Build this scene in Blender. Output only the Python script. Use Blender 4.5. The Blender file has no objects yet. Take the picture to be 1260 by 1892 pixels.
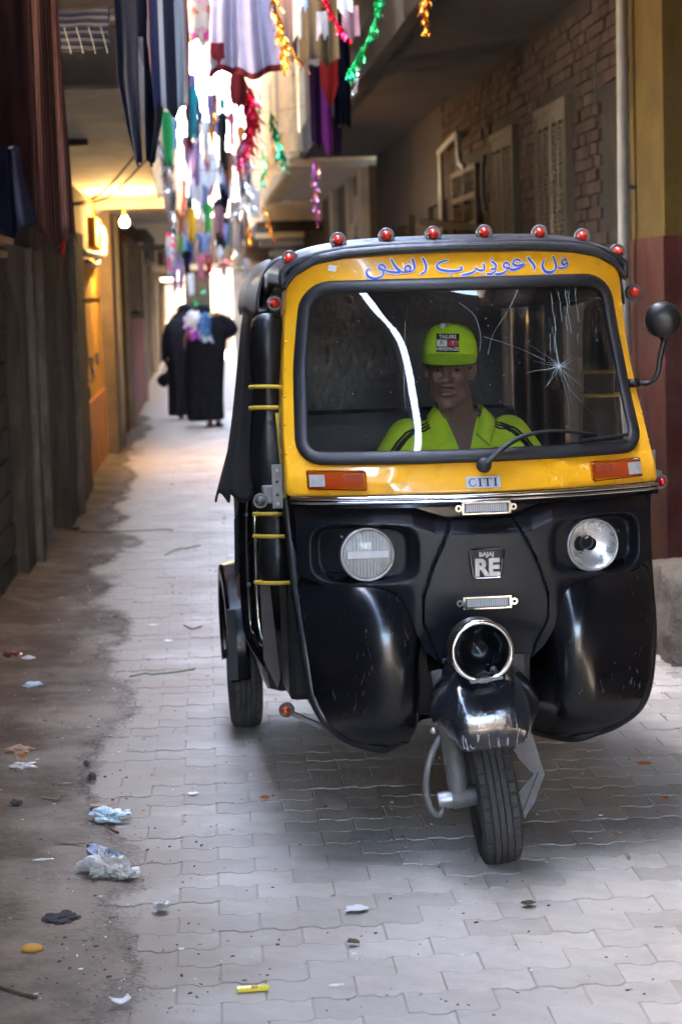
import bpy, bmesh, math, random
from mathutils import Vector, Matrix, noise as mnoise
from mathutils.bvhtree import BVHTree

SC = bpy.context.scene
COL = SC.collection
rad = math.radians

# ------------------------------------------------------------------ camera
FPX, CX, CY = 4000.0, 630.0, 946.0            # focal length and centre in photograph pixels
ROLL, PITCH, YAW, EYE = rad(1.7), rad(5.90), rad(3.456), 1.65
cam_w = Vector((math.sin(YAW) * math.cos(PITCH), math.cos(YAW) * math.cos(PITCH), -math.sin(PITCH)))
_r0 = Vector((math.cos(YAW), -math.sin(YAW), 0)); _u0 = _r0.cross(cam_w)
cam_r = _r0 * math.cos(ROLL) - _u0 * math.sin(ROLL)
cam_u = _u0 * math.cos(ROLL) + _r0 * math.sin(ROLL)
cam_p = Vector((0, 0, EYE))
cd = bpy.data.cameras.new('camera')
cd.sensor_fit = 'HORIZONTAL'; cd.sensor_width = 24.0; cd.lens = FPX / 1260 * 24.0
cd.clip_start = 0.1; cd.clip_end = 2000
cd.dof.use_dof = True; cd.dof.focus_distance = 6.15; cd.dof.aperture_fstop = 5.0
cam = bpy.data.objects.new('camera', cd); COL.objects.link(cam)
_m = Matrix((cam_r, cam_u, -cam_w)).transposed().to_4x4(); _m.translation = cam_p
cam.matrix_world = _m
SC.camera = cam

# ------------------------------------------------------------------ light
SUN_EL, SUN_AZ = rad(50), rad(-78)             # azimuth from +Y towards +X: the sun stands to the left
world = bpy.data.worlds.new('World'); SC.world = world; world.use_nodes = True
_nt = world.node_tree; _nt.nodes.clear()
_sky = _nt.nodes.new('ShaderNodeTexSky'); _sky.sky_type = 'NISHITA'; _sky.sun_disc = False
_sky.sun_elevation = SUN_EL; _sky.sun_rotation = SUN_AZ; _sky.dust_density = 3.0; _sky.ozone_density = 1.0
_bg = _nt.nodes.new('ShaderNodeBackground'); _bg.inputs['Strength'].default_value = 0.15
_wo = _nt.nodes.new('ShaderNodeOutputWorld')
_nt.links.new(_sky.outputs[0], _bg.inputs[0]); _nt.links.new(_bg.outputs[0], _wo.inputs[0])
sl = bpy.data.lights.new('sun', 'SUN'); sl.energy = 5.0; sl.angle = rad(0.5); sl.color = (1.0, 0.94, 0.84)
sun = bpy.data.objects.new('sun', sl); COL.objects.link(sun)
_sd = Vector((math.sin(SUN_AZ) * math.cos(SUN_EL), math.cos(SUN_AZ) * math.cos(SUN_EL), math.sin(SUN_EL)))
sun.rotation_euler = _sd.to_track_quat('Z', 'Y').to_euler()
sun.location = (0, 0, 30)
SC.view_settings.view_transform = 'Standard'; SC.view_settings.look = 'None'
SC.view_settings.gamma = 1.0; SC.view_settings.use_curve_mapping = False
SC.view_settings.exposure = 6.12
SC.render.engine = 'CYCLES'
SC.cycles.use_denoising = True
SC.cycles.max_bounces = 10; SC.cycles.diffuse_bounces = 6; SC.cycles.glossy_bounces = 4
SC.cycles.transparent_max_bounces = 16; SC.cycles.transmission_bounces = 6
SC.cycles.caustics_reflective = False; SC.cycles.caustics_refractive = False
SC.cycles.sample_clamp_indirect = 8.0

# ------------------------------------------------------------------ helpers
def ray(px, py): return cam_r * ((px - CX) / FPX) - cam_u * ((py - CY) / FPX) + cam_w
def at_y(px, py, Y): d = ray(px, py); return cam_p + d * (Y / d.y)
def at_x(px, py, X): d = ray(px, py); return cam_p + d * (X / d.x)
def at_z(px, py, z=0.0): d = ray(px, py); return cam_p + d * ((z - EYE) / d.z)

def lerp(a, b, t): return a + (b - a) * t
def itp(v, tab):
    if v <= tab[0][0]: return tab[0][1]
    for (a, fa), (b, fb) in zip(tab, tab[1:]):
        if v <= b: return lerp(fa, fb, (v - a) / (b - a)) if b > a else fb
    return tab[-1][1]
def sstep(a, b, v):
    t = max(0.0, min(1.0, (v - a) / (b - a))); return t * t * (3 - 2 * t)
def catmull(pts, n=6, closed=False):
    P = [Vector(p) for p in pts]; out = []; N = len(P)
    rng = range(N if closed else N - 1)
    for i in rng:
        p0 = P[i - 1] if (closed or i > 0) else P[0] * 2 - P[1]
        p1 = P[i]; p2 = P[(i + 1) % N]
        p3 = P[(i + 2) % N] if (closed or i + 2 < N) else P[-1] * 2 - P[-2]
        for k in range(n):
            t = k / n
            out.append(0.5 * ((2 * p1) + (p2 - p0) * t + (2 * p0 - 5 * p1 + 4 * p2 - p3) * t * t + (3 * p1 - p0 - 3 * p2 + p3) * t ** 3))
    if not closed: out.append(P[-1])
    return out

class MB:
    """collects shapes into one mesh"""
    def __init__(s): s.v = []; s.f = []; s.m = []; s.cur = 0
    def add(s, vs, fs):
        b = len(s.v); s.v += [Vector(p) for p in vs]; s.f += [tuple(i + b for i in f) for f in fs]; s.m += [s.cur] * len(fs); return s
    def mat(s, i): s.cur = i; return s
    def box(s, x0, x1, y0, y1, z0, z1, bev=0.0):
        if bev <= 0:
            return s.add([(x0,y0,z0),(x1,y0,z0),(x1,y1,z0),(x0,y1,z0),(x0,y0,z1),(x1,y0,z1),(x1,y1,z1),(x0,y1,z1)],
                         [(0,3,2,1),(4,5,6,7),(0,1,5,4),(1,2,6,5),(2,3,7,6),(3,0,4,7)])
        bm = bmesh.new(); bmesh.ops.create_cube(bm, size=1)
        for v in bm.verts: v.co = Vector((lerp(x0, x1, v.co.x + .5), lerp(y0, y1, v.co.y + .5), lerp(z0, z1, v.co.z + .5)))
        bmesh.ops.bevel(bm, geom=bm.edges[:], offset=bev, segments=2, affect='EDGES', profile=.6)
        return s.bm(bm)
    def bm(s, bm):
        bm.verts.index_update(); s.add([v.co.copy() for v in bm.verts], [[v.index for v in f.verts] for f in bm.faces]); bm.free(); return s
    def obox(s, c, ax, ay, az):                       # box by centre and three half axes
        c = Vector(c); ax = Vector(ax); ay = Vector(ay); az = Vector(az); vs = []
        for k in (-1, 1):
            for (i, j) in ((-1,-1),(1,-1),(1,1),(-1,1)): vs.append(c + ax*i + ay*j + az*k)
        return s.add(vs, [(0,3,2,1),(4,5,6,7),(0,1,5,4),(1,2,6,5),(2,3,7,6),(3,0,4,7)])
    def bar(s, a, b, w, t=None, up=(0,0,1)):
        a = Vector(a); b = Vector(b); d = (b - a); L = d.length; d.normalize(); up = Vector(up)
        if abs(d.dot(up)) > .95: up = Vector((1, 0, 0))
        sx = d.cross(up).normalized(); sz = sx.cross(d); t = t or w
        return s.obox((a + b) / 2, d * L / 2, sx * w / 2, sz * t / 2)
    def tube(s, pts, r, n=8, cap=True, flat=1.0, closed=False):
        P = [Vector(p) for p in pts]; N = len(P); rings = []; prev = None
        for i, p in enumerate(P):
            if closed: t = (P[(i + 1) % N] - P[i - 1])
            else: t = (P[min(i + 1, N - 1)] - P[max(i - 1, 0)])
            t.normalize()
            if prev is None:
                a = Vector((0, 0, 1)) if abs(t.z) < .9 else Vector((1, 0, 0))
                u = t.cross(a).normalized()
            else:
                u = (prev - t * prev.dot(t))
                u = u.normalized() if u.length > 1e-6 else t.orthogonal().normalized()
            prev = u; w = t.cross(u); rr = r[i] if isinstance(r, (list, tuple)) else r
            rings.append([p + u * (rr * math.cos(6.283185 * k / n)) + w * (rr * flat * math.sin(6.283185 * k / n)) for k in range(n)])
        vs = [q for R in rings for q in R]; fs = []
        for i in range(N if closed else N - 1):
            j = (i + 1) % N
            for k in range(n): fs.append((i*n+k, i*n+(k+1) % n, j*n+(k+1) % n, j*n+k))
        if cap and not closed: fs.append(tuple(range(n))[::-1]); fs.append(tuple((N-1)*n + k for k in range(n)))
        return s.add(vs, fs)
    def lathe(s, prof, o=(0,0,0), axis=(0,0,1), n=32, closed=False, cap=False):
        """prof: (r, h) pairs along axis from o"""
        o = Vector(o); ax = Vector(axis).normalized(); u = ax.orthogonal().normalized(); w = ax.cross(u); vs = []; fs = []
        for r, h in prof:
            for k in range(n):
                a = 6.283185307 * k / n; vs.append(o + ax * h + (u * math.cos(a) + w * math.sin(a)) * r)
        M = len(prof)
        for i in range(M if closed else M - 1):
            j = (i + 1) % M
            for k in range(n): fs.append((i*n+k, i*n+(k+1) % n, j*n+(k+1) % n, j*n+k))
        if cap: fs.append(tuple(range(n))[::-1]); fs.append(tuple((M-1)*n + k for k in range(n)))
        return s.add(vs, fs)
    def ball(s, c, rx, ry=None, rz=None, nu=16, nv=10, rot=None):
        ry = ry or rx; rz = rz or rx; c = Vector(c); vs = []; fs = []
        for j in range(nv + 1):
            th = math.pi * j / nv
            for i in range(nu):
                a = 6.283185307 * i / nu; p = Vector((rx*math.sin(th)*math.cos(a), ry*math.sin(th)*math.sin(a), rz*math.cos(th)))
                if rot: p = rot @ p
                vs.append(c + p)
        for j in range(nv):
            for i in range(nu): fs.append((j*nu+i, (j+1)*nu+i, (j+1)*nu+(i+1) % nu, j*nu+(i+1) % nu))
        return s.add(vs, fs)
    def grid(s, fn, nu, nv, closed_u=False):
        vs = [fn(i / (nu if closed_u else nu - 1), j / (nv - 1)) for j in range(nv) for i in range(nu)]; fs = []
        for j in range(nv - 1):
            for i in range(nu if closed_u else nu - 1):
                k = (i + 1) % nu; fs.append((j*nu+i, j*nu+k, (j+1)*nu+k, (j+1)*nu+i))
        return s.add(vs, fs)
    def rings(s, R, capa=False, capb=False):
        n = len(R[0]); vs = [p for r in R for p in r]; fs = []
        for j in range(len(R) - 1):
            for i in range(n): fs.append((j*n+i, j*n+(i+1) % n, (j+1)*n+(i+1) % n, (j+1)*n+i))
        if capa: fs.append(tuple(range(n))[::-1])
        if capb: fs.append(tuple((len(R)-1)*n + k for k in range(n)))
        return s.add(vs, fs)
    def prism(s, outline, y0, y1, bev=0.0):            # outline in (x, z), extruded along y
        n = len(outline); vs = [(x, y0, z) for x, z in outline] + [(x, y1, z) for x, z in outline]
        fs = [tuple(range(n)), tuple(range(2*n - 1, n - 1, -1))] + [(i, i+n, (i+1) % n + n, (i+1) % n) for i in range(n)]
        return s.add(vs, fs)
    def xf(s, m): s.v = [m @ p for p in s.v]; return s
    def build(s, name, mats, parent=None, smooth=False, angle=None, solid=0.0, sub=0, kind=None, doubles=False):
        me = bpy.data.meshes.new(name); me.from_pydata([tuple(p) for p in s.v], [], s.f)
        mats = mats if isinstance(mats, (list, tuple)) else [mats]
        for m in mats: me.materials.append(MT[m] if isinstance(m, str) else m)
        if len(mats) > 1: me.polygons.foreach_set('material_index', s.m)
        bm = bmesh.new(); bm.from_mesh(me)
        if doubles: bmesh.ops.remove_doubles(bm, verts=bm.verts[:], dist=1e-5)
        bmesh.ops.recalc_face_normals(bm, faces=bm.faces[:])
        if angle is not None:
            for f in bm.faces: f.smooth = True
            for e in bm.edges:
                if len(e.link_faces) == 2 and e.calc_face_angle(0) > rad(angle): e.smooth = False
        elif smooth:
            for f in bm.faces: f.smooth = True
        bm.to_mesh(me); bm.free(); me.update()
        o = bpy.data.objects.new(name, me); COL.objects.link(o)
        if parent: o.parent = parent
        if solid: md = o.modifiers.new('Solidify', 'SOLIDIFY'); md.thickness = solid; md.offset = 0
        if sub: md = o.modifiers.new('Subdivision', 'SUBSURF'); md.levels = sub; md.render_levels = sub
        if kind: o['kind'] = kind
        return o

def tag(o, label, cat, group=None):
    o['label'] = label; o['category'] = cat
    if group: o['group'] = group
    return o
def thing(name, label, cat, loc=(0,0,0), rz=0.0, group=None):
    o = bpy.data.objects.new(name, None); COL.objects.link(o); o.location = loc; o.rotation_euler = (0, 0, rz); o.empty_display_size = .2
    return tag(o, label, cat, group)
def struct(o): o['kind'] = 'structure'; return o
def dup(o, parent=None):
    c = o.copy(); COL.objects.link(c); c.parent = parent
    for ch in o.children: dup(ch, c)
    return c
def text_mb(txt, size, ex=0.0, bev=0.0, align='CENTER', offset=0.0, shear=0.0):
    cu = bpy.data.curves.new('t', 'FONT'); cu.body = txt; cu.size = size; cu.extrude = ex; cu.bevel_depth = bev; cu.align_x = align; cu.align_y = 'CENTER'; cu.offset = offset; cu.resolution_u = 3
    ob = bpy.data.objects.new('t', cu); COL.objects.link(ob); dg = bpy.context.evaluated_depsgraph_get(); dg.update()
    me = ob.evaluated_get(dg).to_mesh(); b = MB(); b.add([v.co.copy() for v in me.vertices], [tuple(p.vertices) for p in me.polygons])
    ob.evaluated_get(dg).to_mesh_clear(); bpy.data.objects.remove(ob); bpy.data.curves.remove(cu); return b
def remesh(mb, voxel, smooth=4, fac=.5):
    me = bpy.data.meshes.new('r'); me.from_pydata([tuple(p) for p in mb.v], [], mb.f)
    ob = bpy.data.objects.new('r', me); COL.objects.link(ob)
    md = ob.modifiers.new('r', 'REMESH'); md.mode = 'VOXEL'; md.voxel_size = voxel
    if smooth: sm = ob.modifiers.new('s', 'SMOOTH'); sm.iterations = smooth; sm.factor = fac
    dg = bpy.context.evaluated_depsgraph_get(); dg.update(); ev = ob.evaluated_get(dg).to_mesh()
    b = MB(); b.add([v.co.copy() for v in ev.vertices], [tuple(p.vertices) for p in ev.polygons])
    ob.evaluated_get(dg).to_mesh_clear(); bpy.data.objects.remove(ob); bpy.data.meshes.remove(me); return b

# ------------------------------------------------------------------ materials
MT = {}
def mat(name, c1, c2=None, scale=4.0, rough=.7, metal=0.0, bump=0.0, bscale=60.0, coat=0.0, dirt=None, dscale=1.5, damt=.5, spec=.5,
        lo=.35, hi=.65, rvar=0.0, stretch=None, rand=0.0, sheen=0.0, trans=0.0, alpha=1.0, scratch=None):
    m = bpy.data.materials.new(name); m.use_nodes = True; nt = m.node_tree; N = nt.nodes; L = nt.links; N.clear()
    out = N.new('ShaderNodeOutputMaterial'); b = N.new('ShaderNodeBsdfPrincipled'); L.new(b.outputs[0], out.inputs[0])
    tc = N.new('ShaderNodeTexCoord'); vec = tc.outputs['Object']
    if stretch:
        mp = N.new('ShaderNodeMapping'); mp.inputs['Scale'].default_value = stretch; L.new(vec, mp.inputs[0]); vec = mp.outputs[0]
    c2 = c2 or tuple(x * .75 for x in c1)
    nz = N.new('ShaderNodeTexNoise'); nz.inputs['Scale'].default_value = scale; nz.inputs['Detail'].default_value = 7; nz.inputs['Roughness'].default_value = .62; L.new(vec, nz.inputs['Vector'])
    rp = N.new('ShaderNodeValToRGB'); rp.color_ramp.elements[0].position = lo; rp.color_ramp.elements[1].position = hi
    rp.color_ramp.elements[0].color = (*c1, 1); rp.color_ramp.elements[1].color = (*c2, 1); L.new(nz.outputs[0], rp.inputs[0]); col = rp.outputs[0]
    if dirt:
        n2 = N.new('ShaderNodeTexNoise'); n2.inputs['Scale'].default_value = dscale; n2.inputs['Detail'].default_value = 8; n2.inputs['Roughness'].default_value = .7; L.new(vec, n2.inputs['Vector'])
        r2 = N.new('ShaderNodeValToRGB'); r2.color_ramp.elements[0].position = .5 - damt * .25; r2.color_ramp.elements[1].position = .5 - damt * .25 + .22; L.new(n2.outputs[0], r2.inputs[0])
        mx = N.new('ShaderNodeMix'); mx.data_type = 'RGBA'; L.new(r2.outputs[0], mx.inputs[0]); L.new(col, mx.inputs[6]); mx.inputs[7].default_value = (*dirt, 1); col = mx.outputs[2]
        sc_ = N.new('ShaderNodeMath'); sc_.operation = 'MULTIPLY'; sc_.inputs[1].default_value = min(1, damt); L.new(r2.outputs[0], sc_.inputs[0]); L.new(sc_.outputs[0], mx.inputs[0])
    if rand:
        oi = N.new('ShaderNodeObjectInfo'); mr = N.new('ShaderNodeMapRange'); mr.inputs[3].default_value = 1 - rand; mr.inputs[4].default_value = 1 + rand; L.new(oi.outputs['Random'], mr.inputs[0])
        hs = N.new('ShaderNodeHueSaturation'); L.new(mr.outputs[0], hs.inputs['Value']); L.new(col, hs.inputs['Color']); col = hs.outputs[0]
    if scratch:
        ns = N.new('ShaderNodeTexNoise'); ns.inputs['Scale'].default_value = scratch[2]; ns.inputs['Detail'].default_value = 4; ns.inputs['Distortion'].default_value = 3.5
        ms = N.new('ShaderNodeMapping'); ms.inputs['Scale'].default_value = (1.0, 1.0, .35); ms.inputs['Rotation'].default_value = (.3, .5, .2); L.new(tc.outputs['Object'], ms.inputs[0]); L.new(ms.outputs[0], ns.inputs['Vector'])
        rs_ = N.new('ShaderNodeValToRGB'); rs_.color_ramp.elements[0].position = scratch[1]; rs_.color_ramp.elements[1].position = scratch[1] + .012; L.new(ns.outputs[0], rs_.inputs[0])
        n4 = N.new('ShaderNodeTexNoise'); n4.inputs['Scale'].default_value = 5; n4.inputs['Detail'].default_value = 3; L.new(tc.outputs['Object'], n4.inputs['Vector'])
        r4 = N.new('ShaderNodeMapRange'); r4.inputs[1].default_value = .45; r4.inputs[2].default_value = .62; L.new(n4.outputs[0], r4.inputs[0])
        mm = N.new('ShaderNodeMath'); mm.operation = 'MULTIPLY'; L.new(rs_.outputs[0], mm.inputs[0]); L.new(r4.outputs[0], mm.inputs[1])
        mx2 = N.new('ShaderNodeMix'); mx2.data_type = 'RGBA'; L.new(mm.outputs[0], mx2.inputs[0]); L.new(col, mx2.inputs[6]); mx2.inputs[7].default_value = (*scratch[0], 1); col = mx2.outputs[2]
    L.new(col, b.inputs['Base Color'])
    b.inputs['Roughness'].default_value = rough; b.inputs['Metallic'].default_value = metal; b.inputs['Coat Weight'].default_value = coat; b.inputs['Coat Roughness'].default_value = .08
    b.inputs['Specular IOR Level'].default_value = spec if rough < .75 else min(spec, .12); b.inputs['Sheen Weight'].default_value = sheen
    if trans: b.inputs['Transmission Weight'].default_value = trans
    if alpha < 1: b.inputs['Alpha'].default_value = alpha
    if rvar:
        r3 = N.new('ShaderNodeMapRange'); r3.inputs[1].default_value = .3; r3.inputs[2].default_value = .7; r3.inputs[3].default_value = max(.02, rough - rvar); r3.inputs[4].default_value = min(1, rough + rvar); L.new(nz.outputs[0], r3.inputs[0]); L.new(r3.outputs[0], b.inputs['Roughness'])
    if bump:
        n3 = N.new('ShaderNodeTexNoise'); n3.inputs['Scale'].default_value = bscale; n3.inputs['Detail'].default_value = 6; L.new(vec, n3.inputs['Vector'])
        bp = N.new('ShaderNodeBump'); bp.inputs['Strength'].default_value = bump; bp.inputs['Distance'].default_value = .02; L.new(n3.outputs[0], bp.inputs['Height']); L.new(bp.outputs[0], b.inputs['Normal'])
    MT[name] = m; return m
def emis(name, c, s):
    m = bpy.data.materials.new(name); m.use_nodes = True; nt = m.node_tree; nt.nodes.clear()
    o = nt.nodes.new('ShaderNodeOutputMaterial'); e = nt.nodes.new('ShaderNodeEmission'); e.inputs[0].default_value = (*c, 1); e.inputs[1].default_value = s; nt.links.new(e.outputs[0], o.inputs[0]); MT[name] = m; return m
def glassy(name, tint=(1, 1, 1), f0=.06, rough=.0, haze=0.0, hazecol=(.5, .5, .5)):
    m = bpy.data.materials.new(name); m.use_nodes = True; nt = m.node_tree; N = nt.nodes; L = nt.links; N.clear()
    o = N.new('ShaderNodeOutputMaterial'); t = N.new('ShaderNodeBsdfTransparent'); t.inputs[0].default_value = (*tint, 1)
    g = N.new('ShaderNodeBsdfGlossy'); g.inputs['Roughness'].default_value = rough; g.inputs[0].default_value = (1, 1, 1, 1)
    f = N.new('ShaderNodeFresnel'); f.inputs[0].default_value = 1.5
    ad = N.new('ShaderNodeMath'); ad.operation = 'MULTIPLY_ADD'; ad.inputs[1].default_value = 1.0; ad.inputs[2].default_value = f0 - .04; L.new(f.outputs[0], ad.inputs[0])
    mx = N.new('ShaderNodeMixShader'); L.new(ad.outputs[0], mx.inputs[0]); L.new(t.outputs[0], mx.inputs[1]); L.new(g.outputs[0], mx.inputs[2]); last = mx.outputs[0]
    if haze:
        d = N.new('ShaderNodeBsdfDiffuse'); d.inputs[0].default_value = (*hazecol, 1); tc = N.new('ShaderNodeTexCoord'); nz = N.new('ShaderNodeTexNoise'); nz.inputs['Scale'].default_value = 7; nz.inputs['Detail'].default_value = 8; L.new(tc.outputs['Object'], nz.inputs['Vector'])
        mr = N.new('ShaderNodeMapRange'); mr.inputs[1].default_value = .35; mr.inputs[2].default_value = .75; mr.inputs[3].default_value = haze * .4; mr.inputs[4].default_value = haze * 1.6; L.new(nz.outputs[0], mr.inputs[0])
        m2 = N.new('ShaderNodeMixShader'); L.new(mr.outputs[0], m2.inputs[0]); L.new(last, m2.inputs[1]); L.new(d.outputs[0], m2.inputs[2]); last = m2.outputs[0]
    L.new(last, o.inputs[0]); MT[name] = m; return m
def ramp_mat(name, axis, freq, stops, rough=.85, bump=.15, wobble=0.0, phase=0.0, kind='stripe', scale=30.0, coords='Object'):
    """flat print on cloth: stripes along an axis, checks or blotches"""
    m = bpy.data.materials.new(name); m.use_nodes = True; nt = m.node_tree; N = nt.nodes; L = nt.links; N.clear()
    out = N.new('ShaderNodeOutputMaterial'); b = N.new('ShaderNodeBsdfPrincipled'); L.new(b.outputs[0], out.inputs[0]); b.inputs['Roughness'].default_value = rough; b.inputs['Specular IOR Level'].default_value = .08 if rough > .6 else .5
    tc = N.new('ShaderNodeTexCoord'); src = tc.outputs[coords]
    if kind == 'stripe':
        sp = N.new('ShaderNodeSeparateXYZ'); L.new(src, sp.inputs[0]); val = sp.outputs['XYZ'.index(axis)]
        a = N.new('ShaderNodeMath'); a.operation = 'MULTIPLY_ADD'; a.inputs[1].default_value = freq; a.inputs[2].default_value = phase + 50; L.new(val, a.inputs[0]); val = a.outputs[0]
        if wobble:
            nz = N.new('ShaderNodeTexNoise'); nz.inputs['Scale'].default_value = 6; L.new(src, nz.inputs['Vector']); w = N.new('ShaderNodeMath'); w.operation = 'MULTIPLY_ADD'; w.inputs[1].default_value = wobble; L.new(nz.outputs[0], w.inputs[0]); L.new(val, w.inputs[2]); val = w.outputs[0]
        fr = N.new('ShaderNodeMath'); fr.operation = 'FRACT'; L.new(val, fr.inputs[0]); val = fr.outputs[0]
    else:
        vo = N.new('ShaderNodeTexVoronoi'); vo.inputs['Scale'].default_value = scale; L.new(src, vo.inputs['Vector'])
        sp = N.new('ShaderNodeSeparateColor'); L.new(vo.outputs['Color'], sp.inputs[0]); val = sp.outputs[0]
    rp = N.new('ShaderNodeValToRGB'); cr = rp.color_ramp; cr.interpolation = 'CONSTANT'
    while len(cr.elements) < len(stops): cr.elements.new(.5)
    for e, (p, c) in zip(cr.elements, stops): e.position = p; e.color = (*c, 1)
    L.new(val, rp.inputs[0]); L.new(rp.outputs[0], b.inputs['Base Color'])
    if bump:
        n3 = N.new('ShaderNodeTexNoise'); n3.inputs['Scale'].default_value = 120; L.new(src, n3.inputs['Vector']); bp = N.new('ShaderNodeBump'); bp.inputs['Strength'].default_value = bump; bp.inputs['Distance'].default_value = .01; L.new(n3.outputs[0], bp.inputs['Height']); L.new(bp.outputs[0], b.inputs['Normal'])
    MT[name] = m; return m

# setting
mat('dust', (.44,.40,.345), (.37,.33,.275), scale=2.2, rough=.95, bump=.35, bscale=90, dirt=(.22,.185,.15), dscale=5, damt=.3)
mat('dirt', (.15,.118,.09), (.095,.075,.057), scale=6, rough=1, bump=.8, bscale=55, dirt=(.075,.055,.04), dscale=3, damt=.5)
mat('paver', (.46,.425,.375), (.53,.49,.435), scale=5, rough=.85, bump=.25, bscale=120, dirt=(.40,.355,.30), dscale=3.5, damt=.5, rand=.12)
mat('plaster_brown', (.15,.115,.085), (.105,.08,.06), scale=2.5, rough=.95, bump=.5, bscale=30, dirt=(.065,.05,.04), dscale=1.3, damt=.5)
mat('plaster_dark', (.046,.036,.028), (.032,.025,.020), scale=2.5, rough=.95, bump=.5, bscale=30, dirt=(.035,.028,.023), dscale=1.3, damt=.5)
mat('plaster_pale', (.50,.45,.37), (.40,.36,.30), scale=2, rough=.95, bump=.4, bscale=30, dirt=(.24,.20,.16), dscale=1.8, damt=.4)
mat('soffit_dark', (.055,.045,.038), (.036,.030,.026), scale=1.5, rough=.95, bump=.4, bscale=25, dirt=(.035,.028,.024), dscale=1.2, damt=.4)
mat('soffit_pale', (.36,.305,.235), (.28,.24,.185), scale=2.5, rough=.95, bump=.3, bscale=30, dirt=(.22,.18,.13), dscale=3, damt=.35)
mat('pier_old', (.072,.055,.040), (.032,.025,.019), scale=5, rough=.95, bump=.8, bscale=25, stretch=(2.5,2.5,.45), dirt=(.12,.10,.078), dscale=3.5, damt=.3)
mat('chipped', (.20,.17,.135), (.13,.108,.085), scale=7, rough=.95, bump=.7, bscale=30, stretch=(3,3,.7), dirt=(.07,.055,.042), dscale=4, damt=.75)
mat('concrete', (.055,.045,.036), (.032,.026,.021), scale=3.5, rough=.95, bump=.7, bscale=35, dirt=(.035,.03,.025), dscale=2.2, damt=.5)
mat('stone', (.20,.17,.135), (.13,.11,.088), scale=5, rough=.95, bump=1.0, bscale=30, dirt=(.12,.10,.08), dscale=4, damt=.5)
mat('brick', (.052,.031,.024), (.035,.023,.019), scale=9, rough=.95, bump=.6, bscale=60, dirt=(.06,.045,.037), dscale=6, damt=.35, rand=.25)
mat('mortar', (.036,.030,.025), (.026,.022,.019), scale=8, rough=1, bump=.6, bscale=60)
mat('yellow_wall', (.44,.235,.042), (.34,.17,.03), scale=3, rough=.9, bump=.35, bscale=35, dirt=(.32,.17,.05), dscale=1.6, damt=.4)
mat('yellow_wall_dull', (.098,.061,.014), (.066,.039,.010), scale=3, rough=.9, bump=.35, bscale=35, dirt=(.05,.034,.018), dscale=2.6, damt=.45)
mat('orange_dado', (.45,.20,.075), (.33,.14,.055), scale=3, rough=.9, bump=.35, bscale=35, dirt=(.2,.1,.05), dscale=2, damt=.5)
mat('red_wall', (.062,.0145,.0105), (.042,.011,.0085), scale=3, rough=.85, bump=.35, bscale=35, dirt=(.085,.05,.038), dscale=2.6, damt=.38)
mat('red_door', (.20,.018,.02), (.15,.012,.014), scale=4, rough=.6, bump=.2, bscale=35, dirt=(.15,.06,.05), dscale=2.5, damt=.4)
mat('shutter_wood', (.072,.057,.042), (.050,.040,.030), scale=6, rough=.8, bump=.3, bscale=40, stretch=(4,4,.6), dirt=(.12,.09,.07), dscale=3, damt=.35)
mat('dark_wood', (.10,.07,.05), (.06,.042,.03), scale=5, rough=.85, bump=.4, bscale=40, stretch=(1,6,6))
mat('board_wood', (.25,.15,.085), (.16,.095,.055), scale=5, rough=.85, bump=.4, bscale=40, stretch=(.6,8,8))
mat('pipe_white', (.19,.175,.155), (.14,.13,.115), scale=4, rough=.6, bump=.1, bscale=30, dirt=(.3,.24,.18), dscale=5, damt=.35)
mat('iron_dark', (.045,.042,.04), (.03,.028,.026), scale=6, rough=.7, metal=.3, bump=.2)
mat('iron_green', (.055,.085,.075), (.04,.06,.055), scale=6, rough=.6, bump=.2, dirt=(.12,.07,.04), dscale=5, damt=.3)
mat('green_paint', (.03,.13,.06), (.025,.09,.045), scale=5, rough=.7, bump=.2, dirt=(.12,.10,.07), dscale=5, damt=.4)
mat('dark_void', (.03,.026,.023), (.02,.018,.016), scale=2, rough=1)
mat('cream_brick', (.58,.42,.22), (.46,.32,.16), scale=14, rough=.95, bump=.5, bscale=40, rand=.12)
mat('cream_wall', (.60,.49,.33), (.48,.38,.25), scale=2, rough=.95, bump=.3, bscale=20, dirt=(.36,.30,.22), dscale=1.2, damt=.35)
mat('timber_pale', (.56,.43,.25), (.46,.34,.19), scale=6, rough=.85, bump=.2, stretch=(6,.6,6))

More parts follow.
